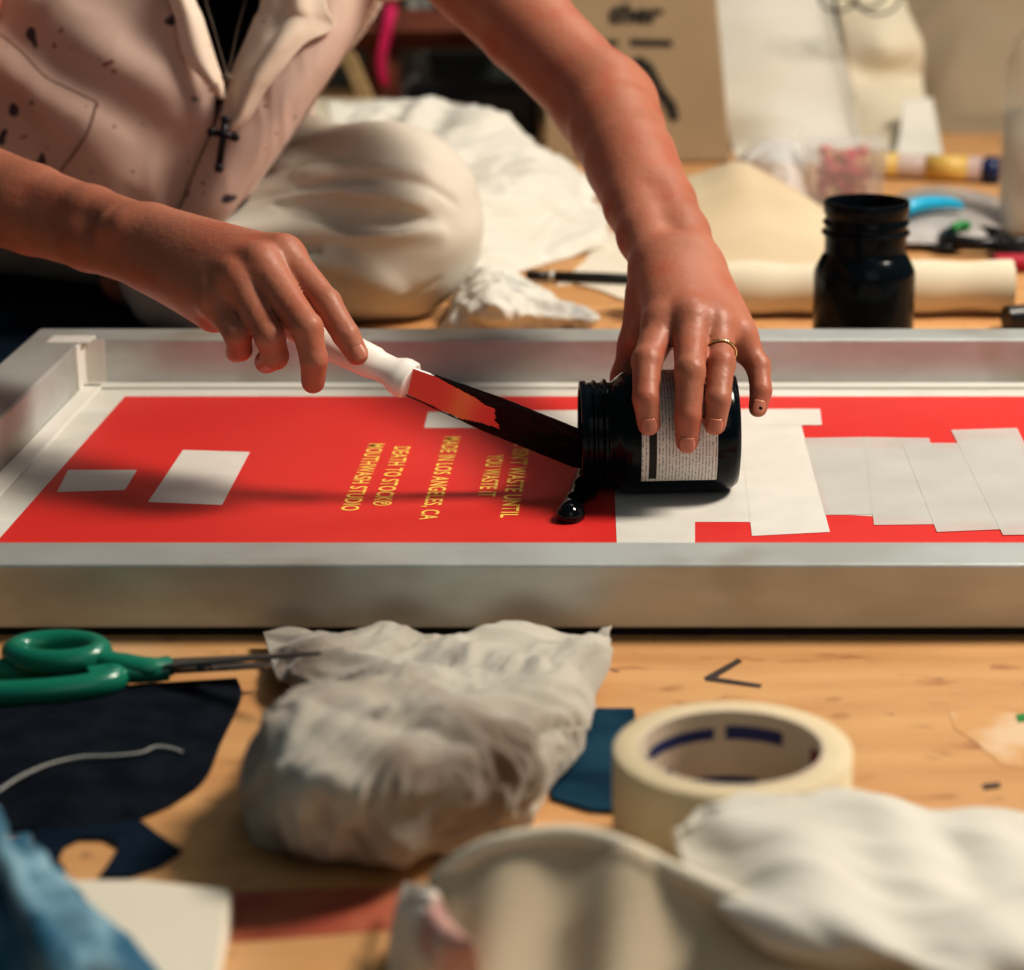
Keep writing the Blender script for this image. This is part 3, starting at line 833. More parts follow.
# far side of the shirt: back and short sleeves, as one loose shell
sb = [(Chain([(a, b_, ra + .017, rb + .017) for a, b_, ra, rb in trunk.segs] + [(shA, mix(shA, elA, .38), .066, .066), (shB, mix(shB, elB, .12), .063, .062)], .05), .03)]
def f_sb(P, c, r):
    d = eval_tree(sb, P, c, r)
    if d is None: return None
    d = np.abs(d) - .002
    cutfront = np.maximum(1.86 - P[:, 1], np.abs(P[:, 0] + .35) - .135)   # the front is open
    front = -np.maximum(np.maximum(P[:, 1] - 1.86, np.abs(P[:, 0] + .35) - .12), P[:, 2] - .60)
    d = np.maximum(d, front)
    nk = P - (nec + V3(0, -.03, .03)); d = np.maximum(d, .075 - np.sqrt((nk * nk).sum(1)))
    for s_, e_, t_ in ((shA, elA, .40), (shB, elB, .12)):
        dr = (e_ - s_) / np.linalg.norm(e_ - s_); d = np.maximum(d, ((P - mix(s_, e_, t_)) @ dr) - .0)
    return np.maximum(d, .11 - P[:, 2])
shirt = sdf_mesh('shirt', f_sb, (-.72, 1.60, .10), (-.05, 2.22, .52), .004, M['shirt'], person)

# hanging front panels
R_ = J
rows = [  # wearer's right front (image left); from shoulder down; columns left to right
 [R_(-190, -110, 1.86), R_(-80, -130, 1.78), R_(60, -130, 1.74), R_(150, -125, 1.735), R_(190, -120, 1.74)],
 [R_(-200, -20, 1.82), R_(-80, -20, 1.735), R_(60, -20, 1.700), R_(145, -15, 1.695), R_(188, -10, 1.705)],
 [R_(-190, 60, 1.80), R_(-80, 65, 1.715), R_(60, 65, 1.678), R_(160, 68, 1.675), R_(214, 70, 1.688)],
 [R_(-180, 130, 1.79), R_(-80, 135, 1.71), R_(55, 135, 1.670), R_(150, 138, 1.668), R_(208, 142, 1.682)],
 [R_(-170, 190, 1.79), R_(-80, 200, 1.71), R_(50, 205, 1.675), R_(140, 210, 1.672), R_(182, 214, 1.684)],
 [R_(-160, 225, 1.81), R_(-80, 235, 1.74), R_(40, 240, 1.71), R_(130, 245, 1.71), R_(170, 246, 1.72)]]
def seamfn(s, t, q): return .0035 * math.sin(q.x * 60 + q.z * 55 + 1.5 * math.sin(q.z * 30)) 
p1 = sheet('front_panel', rows, M['shirt'], shirt, (90, 80), amp=.006, freq=11, aniso=(1, 3.2), ang=.5, seed=3, thick=.0016, fn=seamfn)
rows = [  # wearer's left front (image right)
 [R_(262, -110, 1.755), R_(320, -110, 1.75), R_(380, -110, 1.76), R_(420, -110, 1.80)],
 [R_(262, 0, 1.712), R_(292, 0, 1.700), R_(335, 0, 1.700), R_(373, 0, 1.730)],
 [R_(242, 50, 1.695), R_(275, 50, 1.682), R_(318, 50, 1.682), R_(346, 50, 1.705)],
 [R_(226, 100, 1.684), R_(255, 100, 1.668), R_(290, 100, 1.668), R_(312, 100, 1.688)],
 [R_(205, 150, 1.676), R_(232, 150, 1.660), R_(262, 150, 1.660), R_(279, 150, 1.676)],
 [R_(186, 195, 1.672), R_(208, 198, 1.656), R_(228, 200, 1.656), R_(246, 196, 1.668)],
 [R_(172, 226, 1.675), R_(190, 230, 1.660), R_(204, 233, 1.660), R_(214, 232, 1.668)]]
p2 = sheet('front_panel', rows, M['shirt'], shirt, (90, 40), amp=.0025, freq=14, aniso=(1, 3), ang=-.6, seed=9, thick=.0016)
# underarm side of the left front
rows = [[R_(418, -110, 1.80), R_(425, -110, 1.86), R_(400, -110, 1.93)], [R_(371, 0, 1.732), R_(374, 0, 1.80), R_(350, 0, 1.90)],
        [R_(344, 50, 1.708), R_(346, 52, 1.78), R_(320, 50, 1.88)], [R_(310, 100, 1.690), R_(312, 104, 1.75), R_(285, 104, 1.86)], [R_(277, 150, 1.678), R_(279, 152, 1.72), R_(250, 152, 1.82)],
        [R_(244, 196, 1.67), R_(246, 200, 1.70), R_(226, 200, 1.79)]]
sheet('side_panel', rows, M['shirt'], shirt, (50, 20), amp=.002, freq=14, seed=19, thick=.0014)
# collar wings
rows = [[R_(150, -110, 1.725), R_(178, -110, 1.72), R_(212, -110, 1.735)], [R_(164, -20, 1.690), R_(180, -20, 1.684), R_(192, -20, 1.700)],
        [R_(176, 20, 1.680), R_(190, 20, 1.676), R_(203, 20, 1.686)], [R_(184, 56, 1.674), R_(200, 57, 1.669), R_(215, 58, 1.677)],
        [R_(206, 82, 1.669), R_(214, 82, 1.665), R_(222, 80, 1.672)], [R_(221, 99, 1.669), R_(223, 99, 1.668), R_(225, 98, 1.670)]]
sheet('collar', rows, M['collar'], shirt, (50, 24), amp=.001, freq=20, seed=1, thick=.0022)
rows = [[R_(262, -110, 1.745), R_(310, -110, 1.73), R_(345, -110, 1.74)], [R_(262, -5, 1.705), R_(292, -5, 1.686), R_(326, -5, 1.690)],
        [R_(254, 20, 1.699), R_(290, 18, 1.680), R_(335, 27, 1.686)], [R_(245, 42, 1.694), R_(276, 42, 1.668), R_(306, 43, 1.674)],
        [R_(234, 68, 1.688), R_(258, 68, 1.662), R_(284, 68, 1.664)], [R_(228, 92, 1.682), R_(246, 92, 1.658), R_(265, 92, 1.660)],
        [R_(224, 116, 1.676), R_(236, 118, 1.656), R_(250, 118, 1.656)], [R_(222, 128, 1.672), R_(228, 130, 1.656), R_(236, 130, 1.656)]]
def lap(s, t, q): return .004 * math.exp(-((t - .62) / .12) ** 2) * (1 - s) - .003 * math.exp(-((t - .38) / .1) ** 2) * (1 - s * .6)
sheet('collar', rows, M['collar'], shirt, (60, 30), amp=.0015, freq=22, seed=5, thick=.0022, fn=lap)
# seams
def seamline(pts, name='stitched_seam'):
    c = curve([R_(*p) for p in pts], 40); return MB().tube(c, .0008, 6).build(name, M['seam'], shirt, True)
seamline([(0, 34, 1.680), (22, 52, 1.671), (45, 76, 1.664), (72, 90, 1.661), (97, 102, 1.660)])
seamline([(97, 102, 1.660), (86, 135, 1.659), (60, 172, 1.664)])
seamline([(221, 104, 1.668), (212, 130, 1.665), (196, 168, 1.663), (180, 208, 1.664)], 'placket_edge')

# ------------------------------------------------------------------ necklace
nk = empty('necklace', J(222, 140, 1.655), label='dark beaded necklace with a small black crucifix hanging in front of the shirt', cat='necklace')
cp = J(218, 122, 1.652)
ch = MB()
bead_m = MB()
def beads(pts, n, r, mb):
    for p in curve([R_(*q) for q in pts], n):
        mb.lathe([(0, -r), (r * .7, -r * .7), (r, 0), (r * .7, r * .7), (0, r)], Matrix.Translation(p), 8)
beads([(225, 84, 1.664), (224, 100, 1.660), (223, 112, 1.655), (222, 118, 1.653)], 12, .0009, ch)
beads([(226, 72, 1.672), (214, 30, 1.705), (203, -10, 1.72), (190, -100, 1.75), (185, -170, 1.79)], 46, .0012, ch)
beads([(228, 72, 1.672), (240, 20, 1.705), (252, -20, 1.72), (275, -100, 1.75), (285, -170, 1.79)], 46, .0012, ch)
ch.build('chain', M['bead'], nk, True)
md_ = MB(); c = R_(227, 78, 1.663)
md_.lathe([(0, -.0012), (.0034, -.0008), (.0038, 0), (.0034, .0008), (0, .0012)], Matrix.Translation(c) @ Matrix.Rotation(math.pi / 2, 4, 'X'), 20)
md_.build('medal', M['bead'], nk, True)
cr = MB()
A_, B_ = R_(225.5, 120, 1.652), R_(219, 168, 1.650); C_, D_ = R_(211.5, 132, 1.651), R_(235, 137, 1.651)
cr.tube([A_, B_], .0026, 10); cr.tube([C_, D_], .0026, 10)
for q in (A_, B_, C_, D_):
    cr.lathe([(0, -.0036), (.0026, -.0026), (.0037, 0), (.0026, .0026), (0, .0036)], Matrix.Translation(q), 12)
cr.tube([A_, R_(226, 116, 1.652)], .0018, 8)
cr.build('crucifix', M['cross'], nk, True)
# ------------------------------------------------------------------ loose things in front of the frame
def pix(rows): return [[G(u, v, z) for u, v, z in r] for r in rows]

# crumpled rag
rows = pix([
 [(266, 640, .004), (300, 628, .010), (350, 634, .008), (400, 631, .011), (460, 633, .008), (520, 631, .012), (570, 630, .011), (612, 630, .013)],
 [(268, 652, .010), (305, 645, .016), (350, 648, .013), (400, 646, .018), (460, 648, .014), (520, 645, .019), (570, 646, .016), (608, 640, .014)],
 [(276, 676, .014), (310, 668, .020), (355, 668, .022), (405, 668, .026), (460, 670, .026), (520, 668, .027), (570, 668, .024), (606, 664, .014)],
 [(296, 704, .006), (325, 694, .022), (365, 688, .034), (410, 686, .038), (465, 688, .038), (520, 692, .034), (570, 700, .026), (600, 700, .012)],
 [(262, 728, .036), (300, 706, .050), (345, 700, .054), (400, 705, .055), (460, 712, .052), (520, 720, .042), (560, 726, .028), (590, 728, .010)],
 [(247, 745, .034), (285, 738, .052), (340, 736, .057), (400, 745, .056), (460, 752, .050), (515, 756, .038), (552, 758, .024), (574, 758, .008)],
 [(243, 775, .026), (280, 780, .044), (335, 785, .050), (395, 785, .048), (450, 785, .042), (505, 782, .030), (538, 782, .018), (560, 782, .005)],
 [(248, 812, .012), (285, 822, .026), (335, 826, .030), (390, 822, .032), (445, 815, .028), (490, 808, .020), (520, 802, .012), (548, 800, .002)],
 [(262, 838, .002), (295, 850, .010), (340, 856, .012), (390, 854, .013), (435, 846, .012), (478, 832, .010), (510, 820, .006), (536, 812, .001)],
 [(278, 842, .000), (310, 846, .001), (350, 848, .001), (390, 848, .001), (430, 842, .001), (468, 832, .001), (498, 820, .001), (522, 812, .000)]])
def ragfold(s, t, q):
    return .0035 * math.sin(q.x * 95 + 2.2 * math.sin(q.y * 40) + 1) * (1 if s < .45 else .2) + .0022 * math.sin(q.y * 120 + q.x * 45 + 2 * math.sin(q.x * 60)) * (0.3 if s < .45 else 1)
tag(sheet('cleaning_rag', rows, M['rag'], None, (180, 180), amp=.0078, freq=30, aniso=(1, 2.0), ang=.9, seed=2, zmin=.001, edge=.05, fine=.0007, warp=.9, fn=ragfold),
    'crumpled dirty white cotton rag lying against the frame, right of the green scissors', 'rag')
# knotted corner tip
tip = MB().tube(curve([G(606, 634, .014), G(616, 631, .013), G(625, 632, .010)], 10), [.005, .0045, .004, .0036, .0032, .003, .0026, .0022, .002, .001], 10, flat=.5)

# denim patch behind the roll
tag(flat('denim_scrap', [(596, 711), (634, 711), (640, 760), (640, 815), (590, 812), (552, 800), (553, 770), (578, 735)], .0005, .0015, M['denim']),
    'dark blue denim scrap between the rag and the masking tape roll', 'fabric scrap')

# masking tape roll
rc = Vector((J(732, 745, 1).x, 0, 0))
tp = G(732.5, 747, .048); RO = .0472; RI = .0352; TH = .048
roll = empty('masking_tape_roll', (tp.x, tp.y, 0), label='thick roll of cream masking tape standing on the wood right of the rag', cat='tape roll')
o = MB().lathe([(RI + .0018, .0006), (RO - .0006, .0006), (RO, .0012), (RO, TH - .0006), (RO - .0006, TH), (RI + .0018, TH), (RI + .0018, .0006)], Matrix.Translation((tp.x, tp.y, 0)), 96).build('tape_winding', M['masktape'], roll)
autosmooth(o, 50)
o = MB().lathe([(RI, .0008), (RI + .0018, .0006), (RI + .0018, TH + .0003), (RI, TH + .0003), (RI, .0008)], Matrix.Translation((tp.x, tp.y, 0)), 96).build('cardboard_core', M['core'], roll); autosmooth(o, 50)
core = o
def coremark(a0, a1, z0, z1, m, name='core_print'):
    MB().lathe([(RI - .0002, z0), (RI - .0002, z1)], Matrix.Translation((tp.x, tp.y, 0)), 24, math.radians(a0), math.radians(a1)).build(name, m, core, True)
coremark(100, 158, .036, .041, M['coreink']); coremark(52, 92, .036, .042, M['coreink']); coremark(160, 172, .026, .040, M['coreink'])
coremark(132, 143, .012, .027, M['coreink']); coremark(70, 128, .016, .0195, M['coreink']); coremark(95, 106, .002, .008, M['coreink'])
coremark(6, 24, .016, .042, M['corered'])

# scissors
sc = empty('scissors', G(100, 675, 0), label='scissors with green plastic handles lying beside the black cloth', cat='scissors')
def loopy(ctr, rx, ry, rot, z, r, name):
    pts = []
    for i in range(40):
        a_ = i * math.pi / 20; x, y = rx * math.cos(a_), ry * math.sin(a_)
        pts.append((ctr.x + x * math.cos(rot) - y * math.sin(rot), ctr.y + x * math.sin(rot) + y * math.cos(rot), z))
    return MB().tube(pts, r, 12, closed=True)
Zs = .010
c1 = G(57, 654, .014); l1 = loopy(c1, .0205, .0135, -.10, .015, .0062, 'handle')
l1.tube(curve([G(96, 657, .015), G(125, 664, .012), G(150, 668, .010), G(170, 666, .009)], 14), [.0056] * 4 + [.0062] * 6 + [.0058] * 4, 14, flat=.8)
autosmooth(l1.build('handle', M['green'], sc), 60)
c2 = G(22, 680, .009); l2 = loopy(c2, .043, .0145, .12, .0080, .0066, 'handle')
l2.tube(curve([G(88, 678, .009), G(120, 672, .009), G(150, 672, .008), G(168, 670, .008)], 14), [.0066] * 8 + [.006] * 6, 14, flat=.8)
autosmooth(l2.build('handle', M['green'], sc), 60)
def blade(pa, pb, w0, w1, z, t, name='blade'):
    a_, b_ = Vector(pa), Vector(pb); d = (b_ - a_); d.z = 0; n_ = Vector((-d.y, d.x, 0)).normalized()
    mb = MB(); vs = [a_ + n_ * w0, a_ - n_ * w0, b_ - n_ * w1, b_ + n_ * w1]
    vv = vs + [v + Vector((0, 0, t)) for v in vs]
    mb.add(vv, [(0, 1, 2, 3), (7, 6, 5, 4), (0, 4, 5, 1), (1, 5, 6, 2), (2, 6, 7, 3), (3, 7, 4, 0)])
    o = mb.build(name, M['steel'], sc); bevel(o, .0004, 1); return o
blade(G(160, 666, .009), G(322, 655, .030), .0060, .0008, 0, .0018)
blade(G(160, 671, .007), G(272, 667, .012), .0055, .002, 0, .0018)
MB().lathe([(0, .004), (.003, .0035), (.004, .0018), (.004, 0)], Matrix.Translation(G(205, 668, .012)), 16).build('pivot_screw', M['steel'], sc)

# black cloth with a loose thread, and ragged black scrap
rows = pix([[(-90, 700, .002), (0, 697, .003), (80, 690, .002), (160, 684, .003), (237, 679, .004)],
            [(-90, 730, .003), (0, 725, .004), (80, 720, .004), (160, 714, .003), (241, 698, .003)],
            [(-90, 765, .003), (0, 760, .004), (80, 755, .003), (155, 750, .004), (222, 740, .002)],
            [(-90, 805, .003), (0, 800, .002), (75, 795, .004), (140, 790, .003), (205, 778, .002)],
            [(-90, 835, .001), (0, 832, .001), (65, 830, .001), (120, 825, .001), (170, 806, .001)]])
bc = tag(sheet('black_cloth', rows, M['blackcloth'], None, (70, 70), amp=.0012, freq=18, seed=7, zmin=.001, edge=.1),
    'flat black cloth piece with a loose pale thread on it, below the green scissors', 'cloth')
tag(MB().tube(curve([G(-6, 794, .005), G(20, 777, .006), G(50, 764, .0065), (G(82, 757, .0065)), G(110, 756, .006), G(140, 753, .006), G(155, 747, .0068), G(170, 748, .006), G(182, 752, .005)], 60), .00065, 8).build('loose_thread', M['thread'], None, True),
    'loose pale thread lying across the black cloth', 'thread')
o = flat('fabric_scrap', [(35, 828), (95, 826), (140, 822), (158, 836), (182, 852), (160, 868), (130, 878), (100, 878), (112, 862), (120, 848), (105, 840), (80, 840), (64, 848), (58, 862), (66, 872), (40, 872)], .0006, .0012, M['navy'])
tag(o, 'small ragged black fabric scrap curling around bare wood below the black cloth', 'fabric scrap')

# white paper block
pts = [(44, 880), (140, 880), (231, 889), (213, 985), (190, 1010), (100, 1010)]
P_ = [G(u, v, .012) for u, v in pts]
mbp = MB()
ordp = [(p.x, p.y) for p in P_][::-1]
for i in range(6): mbp.prism([(x + random.uniform(-.0006, .0006), y + random.uniform(-.0006, .0006)) for x, y in ordp], .0005 + i * .002, .0022 + i * .002)
o = mbp.build('paper_stack', M['paper']); tag(o, 'small stack of blank cream paper in the near left corner beside the blue cloth', 'paper'); bevel(o, .0004, 1)

# blue cloth heap at the near left corner
rows = pix([[(-120, 800, .0), (-40, 815, .02), (-5, 822, .045), (20, 850, .03), (32, 862, .001)],
            [(-120, 840, .03), (-40, 840, .05), (2, 842, .060), (32, 872, .040), (52, 890, .012)],
            [(-120, 890, .04), (-30, 885, .05), (20, 880, .062), (58, 900, .045), (84, 915, .018)],
            [(-120, 940, .04), (-20, 935, .05), (40, 918, .062), (84, 935, .048), (112, 945, .018)],
            [(-120, 990, .03), (0, 985, .045), (66, 962, .060), (112, 972, .045), (138, 975, .018)],
            [(-120, 1060, .0), (20, 1060, .02), (95, 1040, .03), (140, 1030, .02), (170, 1010, .013)]])
def bf(s, t, q): return .006 * math.sin((t * 4.4 + .2) * 6.28)
tag(sheet('denim_cloth', rows, M['blue'], None, (80, 80), amp=.006, freq=24, aniso=(1, 3), ang=2.4, seed=8, zmin=.001, edge=.05, fn=bf), 'folded worn blue cloth cut off by the near left corner', 'cloth')

# pink stained scrap
rows = pix([[(405, 884, .012), (425, 886, .030), (440, 896, .034)], [(398, 905, .014), (425, 908, .036), (452, 925, .040)],
            [(392, 935, .012), (430, 932, .038), (474, 944, .042)], [(390, 965, .006), (430, 962, .030), (476, 956, .036)], [(390, 1000, .001), (430, 1000, .010), (480, 990, .012)]])
tag(sheet('fabric_scrap', rows, M['pinkrag'], None, (50, 50), amp=.004, freq=40, seed=4, zmin=.001), 'pink and white stained rag scrap at the left tip of the tan canvas', 'fabric scrap')

# tan canvas ridge in the foreground
top = [(436, 884, .030), (460, 864, .040), (500, 846, .048), (560, 837, .052), (610, 845, .052), (660, 868, .050), (720, 896, .048), (790, 925, .046), (860, 950, .044), (930, 970, .040), (1010, 985, .036), (1100, 1000, .03)]
def off(r, dv, dz, du=0): return [(u + du, v + dv, max(.001, z + dz)) for u, v, z in r]
def shift(r, dy, dz):
    out = []
    for u, v, z in r:
        p = G(u, v, z); out.append(Vector((p.x, p.y + dy, max(.001, p.z + dz))))
    return out
rows = [shift(top, .045, -.06), shift(top, .030, -.030), shift(top, .012, -.006), shift(top, 0, 0), shift(top, -.008, -.005), shift(top, -.028, -.017), shift(top, -.055, -.033), shift(top, -.085, -.06)]
def cf(s, t, q): return .0035 * math.sin(t * 17 + 1.0) * s + .003 * math.sin(t * 31 + s * 3) * s
cc_ = tag(sheet('canvas_cloth', rows, M['tan'], None, (80, 140), amp=.003, freq=12, seed=6, zmin=.001, edge=.05, thick=.002, fn=cf), 'folded raw tan canvas along the near edge with a pale rounded fold', 'cloth')
MB().tube(curve([shift([t_], .0, .0012)[0] for t_ in top], 100), .0034, 10).build('rounded_hem', M['hem'], cc_, True)
# white muslin in front of the roll
rows = [[G(690, 870, .030) + Vector((0, .02, -.02)), G(760, 815, .02) + Vector((0, .012, 0)), G(830, 800, .012), G(900, 800, .010), G(960, 812, .010), G(1030, 815, .012), G(1110, 815, .01)],
        pix([[(676, 838, .047), (730, 806, .050), (795, 790, .051), (862, 798, .046), (930, 812, .042), (990, 826, .040), (1040, 832, .04)]])[0],
        pix([[(672, 836, .046), (725, 812, .053), (800, 796, .056), (865, 806, .052), (930, 824, .048), (990, 836, .046), (1060, 840, .045)]])[0],
        pix([[(680, 862, .042), (740, 842, .052), (805, 826, .056), (870, 838, .050), (935, 850, .046), (995, 862, .046), (1070, 864, .045)]])[0],
        pix([[(690, 888, .040), (745, 878, .050), (812, 868, .054), (875, 872, .050), (940, 878, .050), (1000, 880, .048), (1080, 885, .045)]])[0],
        pix([[(712, 905, .044), (765, 908, .052), (825, 905, .054), (890, 908, .054), (950, 905, .052), (1010, 905, .050), (1090, 910, .045)]])[0],
        pix([[(760, 930, .046), (805, 935, .052), (855, 940, .055), (910, 945, .056), (965, 938, .054), (1020, 935, .050), (1100, 940, .045)]])[0],
        pix([[(800, 952, .042), (850, 962, .046), (900, 972, .048), (950, 982, .050), (1000, 975, .048), (1050, 970, .045), (1120, 970, .04)]])[0],
        pix([[(830, 985, .025), (880, 1000, .025), (930, 1010, .028), (980, 1020, .030), (1030, 1015, .03), (1080, 1010, .03), (1130, 1010, .03)]])[0]]
def mf(s, t, q): return .004 * math.sin(s * 10 + t * 8) * min(1, s * 3) + .002 * math.sin(t * 19 - s * 8)
tag(sheet('muslin_cloth', rows, M['white'], None, (100, 110), amp=.0035, freq=13, aniso=(1, 2.6), ang=-.5, seed=12, zmin=.001, edge=.08, thick=.0016, fn=mf), 'bunched white muslin cloth in front of the masking tape roll', 'cloth')

# ------------------------------------------------------------------ things behind the frame
# dark sheet added to paint in the floor shade under the leg
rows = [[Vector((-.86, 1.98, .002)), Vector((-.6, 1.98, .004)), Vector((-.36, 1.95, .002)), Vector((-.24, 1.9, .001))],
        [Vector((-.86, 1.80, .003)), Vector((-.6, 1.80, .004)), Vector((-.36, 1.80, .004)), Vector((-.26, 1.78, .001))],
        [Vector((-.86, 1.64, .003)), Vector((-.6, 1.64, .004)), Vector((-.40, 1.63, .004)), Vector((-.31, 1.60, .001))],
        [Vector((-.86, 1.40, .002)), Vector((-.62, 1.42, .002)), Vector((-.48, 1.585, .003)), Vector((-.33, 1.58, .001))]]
tag(sheet('floor_shade_sheet', rows, M['navy'], None, (40, 50), amp=.001, freq=12, zmin=.0008), 'dark navy sheet added as painted shade on the floor under the crossed legs', 'cloth')

# white cloth heap
def JY(rows): return [[J(u, v, y) for u, v, y in r] for r in rows]
rows = [[Vector((p.x, 2.43, .001)) for p in [J(u, 110, 2.4) for u in (330, 400, 470, 540, 605)]]] + JY([
 [(330, 112, 2.30), (420, 103, 2.30), (480, 116, 2.27), (540, 148, 2.24), (598, 190, 2.20)],
 [(330, 150, 2.19), (415, 138, 2.19), (480, 146, 2.17), (545, 172, 2.16), (604, 203, 2.16)],
 [(330, 195, 2.09), (420, 180, 2.08), (490, 184, 2.08), (552, 200, 2.10), (607, 214, 2.13)],
 [(350, 240, 1.99), (430, 222, 2.00), (500, 222, 2.02), (558, 226, 2.06), (606, 226, 2.11)],
 [(380, 280, 1.91), (440, 262, 1.94), (505, 254, 1.97), (560, 246, 2.03), (604, 236, 2.09)]])
rows.append([G(400, 304), G(450, 290), G(512, 275), G(566, 260), G(603, 243)])
def wf(s, t, q): return (.005 * math.sin(q.x * 42 + q.y * 26) + .005 * math.sin(q.x * 90 - q.y * 30 + 2 * math.sin(q.x * 25))) * (s > .2)
tag(sheet('white_cloth', rows, M['white'], None, (130, 130), amp=.012, freq=17, aniso=(1, 2.4), ang=.8, seed=15, zmin=.002, edge=.08, thick=.002, fn=wf, fine=.0008), 'heap of bright white cloth behind the raised knee', 'cloth')
# folded cream canvas left of it
def srow(y, z, e): return [Vector((x, y, zz)) for x, zz in ((-.50, z * .9), (-.42, z), (-.34, z), (-.26, z * .97), (e - .01, z * .85), (e, z * .45))]
rows = [srow(2.70, .002, -.20), srow(2.69, .055, -.20), srow(2.62, .072, -.19), srow(2.48, .076, -.18), srow(2.45, .05, -.18), srow(2.445, .002, -.185)]
tag(sheet('folded_canvas', rows, M['cream'], None, (60, 60), amp=.003, freq=10, seed=3, zmin=.001, edge=.05, thick=.002), 'folded cream canvas slab behind the white cloth heap', 'cloth')

# crumpled tissue
rows = pix([[(470, 272, .0), (490, 268, .02), (515, 275, .015), (540, 290, .004)],
            [(462, 285, .012), (490, 276, .036), (520, 288, .028), (560, 303, .008)],
            [(455, 300, .014), (485, 296, .034), (525, 302, .026), (585, 308, .010)],
            [(448, 318, .008), (485, 314, .022), (530, 316, .018), (600, 318, .007)],
            [(440, 330, .001), (490, 334, .002), (540, 330, .001), (590, 325, .001)]])
tag(sheet('crumpled_tissue', rows, M['tissue'], None, (80, 90), amp=.010, freq=34, seed=21, zmin=.001, edge=.05, fine=.001, warp=1.2), 'small crumpled grey-white rag between the knee and the far rail', 'rag')

# paper sheet with torn front edge, and pen on it
edge = [(556, 287), (575, 284), (600, 291), (622, 300), (640, 300), (665, 303), (700, 302)]
pts = [(585, 262), (600, 238), (640, 225), (700, 222)] + edge[::-1]
P_ = [G(u, v, .001) for u, v in pts]
tag(flat('paper_sheet', pts, .0006, .0012, M['paper']), 'cream paper sheet with torn front edge lying under the black pen', 'paper')
pen = empty('felt_pen', G(580, 276, .006), label='black felt pen lying across the cream paper beside the forearm', cat='pen')
ya, yb = G(526, 275, .0065), G(632, 279, .0065)
dd = (yb - ya)
def pp(t): return ya + dd * t
MB().tube([pp(0), pp(.02), pp(.04), pp(.22)], [.002, .0042, .0044, .0044], 16).build('pen_cap', M['blackpl'], pen, True)
MB().tube([pp(.22), pp(.27)], [.0046, .0046], 16).build('pen_band', M['alu'], pen, True)
MB().tube([pp(.27), pp(.98), pp(1)], [.0046, .0046, .003], 16).build('pen_barrel', M['blackpl'], pen, True)

# rolled canvas and the sheet it comes from
yr = 1.782; zr = .0225
x0 = J(600, 300, yr).x + .035; x1 = J(1012, 290, yr).x
pts = [(x0 + (x1 - x0) * t, yr + .006 * t, zr + .001 * math.sin(t * 9)) for t in [i / 30 for i in range(31)]]
rl = MB()
cl_ = []
for i in range(31):
    pass
rl.tube(pts, [.0215 + .0012 * math.sin(i * .9) for i in range(31)], 32, upv=Vector((0, 0, 1)))
sp_ = MB()
for k_ in range(60):
    pass
o = rl.build('canvas_roll', M['cream']); autosmooth(o, 60)
tag(o, 'rolled cream canvas lying behind the upright jar and far rail', 'canvas roll')
xe = pts[-1][0] + .0004
spir = [(xe, pts[-1][1] + math.cos(a) * (.003 + a * .00075), pts[-1][2] + math.sin(a) * (.003 + a * .00075)) for a in [i * .35 for i in range(64)]]
MB().tube(spir, .0006, 6).build('spiral_end', M['hem'], o, True)
rows = [[J(668, 182, 2.20), J(700, 174, 2.19), J(735, 163, 2.18), J(762, 172, 2.16), J(830, 214, 2.04), J(870, 255, 1.95), J(905, 264, 1.91)],
        [J(668, 196, 2.10), J(702, 188, 2.09), J(738, 175, 2.09), J(770, 186, 2.07), J(838, 228, 1.98), J(888, 258, 1.92), J(945, 262, 1.90)],
        [J(668, 222, 2.01), J(704, 215, 2.00), J(745, 206, 2.00), J(785, 216, 1.98), J(848, 243, 1.93), J(905, 260, 1.90), J(965, 265, 1.88)],
        [J(668, 248, 1.92), J(706, 246, 1.91), J(755, 242, 1.91), J(800, 246, 1.90), J(860, 256, 1.88), J(920, 265, 1.87), J(978, 269, 1.86)],
        [J(668, 266, 1.84), J(708, 265, 1.84), J(760, 264, 1.84), J(812, 264, 1.84), J(875, 266, 1.84), J(935, 270, 1.84), J(986, 274, 1.84)],
        [J(668, 276, 1.835), J(710, 276, 1.835), J(762, 276, 1.835), J(820, 276, 1.835), J(880, 276, 1.835), J(940, 279, 1.835), J(990, 282, 1.835)],
        [J(668, 290, 1.838), J(710, 290, 1.838), J(762, 290, 1.838), J(820, 290, 1.838), J(880, 290, 1.838), J(940, 291, 1.838), J(990, 292, 1.838)]]
tag(sheet('canvas_sheet', rows, M['canvas'], None, (80, 90), amp=.003, freq=9, seed=31, zmin=.001, edge=.08, thick=.002, warp=.3), 'loosely folded cream canvas sheet rising behind the canvas roll', 'canvas')
# cardboard box, leaning a little
bxr = empty('cardboard_box', (0, 2.70, 0), label='brown cardboard box with smudged black print standing behind the arm', cat='box')
yb_ = 2.60
c0 = [J(545, 166, yb_), J(731, 170, yb_), J(712, -60, yb_ + .02), J(545, -60, yb_ + .02)]
for c in c0[:2]: c.z = 0.001
fr_ = c0; bk = [c + Vector((.0, .13, 0)) for c in c0]
o = MB().add(fr_ + bk, [(0, 1, 2, 3), (5, 4, 7, 6), (1, 5, 6, 2), (4, 0, 3, 7), (4, 5, 1, 0), (3, 2, 6, 7)]).build('carton', M['cardboard'], bxr)
bevel(o, .003, 2)
n_ = (c0[1] - c0[0]).cross(c0[3] - c0[0]).normalized()
if n_.y > 0: n_ = -n_
def onbox(u, v, e=.0008):
    d = ray(u, v); t = (c0[0] - Vector((0, 0, H))).dot(n_) / d.dot(n_); return Vector((0, 0, H)) + d * t + n_ * e
def boxpoly(pts, name='box_print', e=.0008):
    P = [onbox(u, v, e) for u, v in pts]; return MB().add(P, [tuple(range(len(P)))]).build(name, M['cardprint'], o)
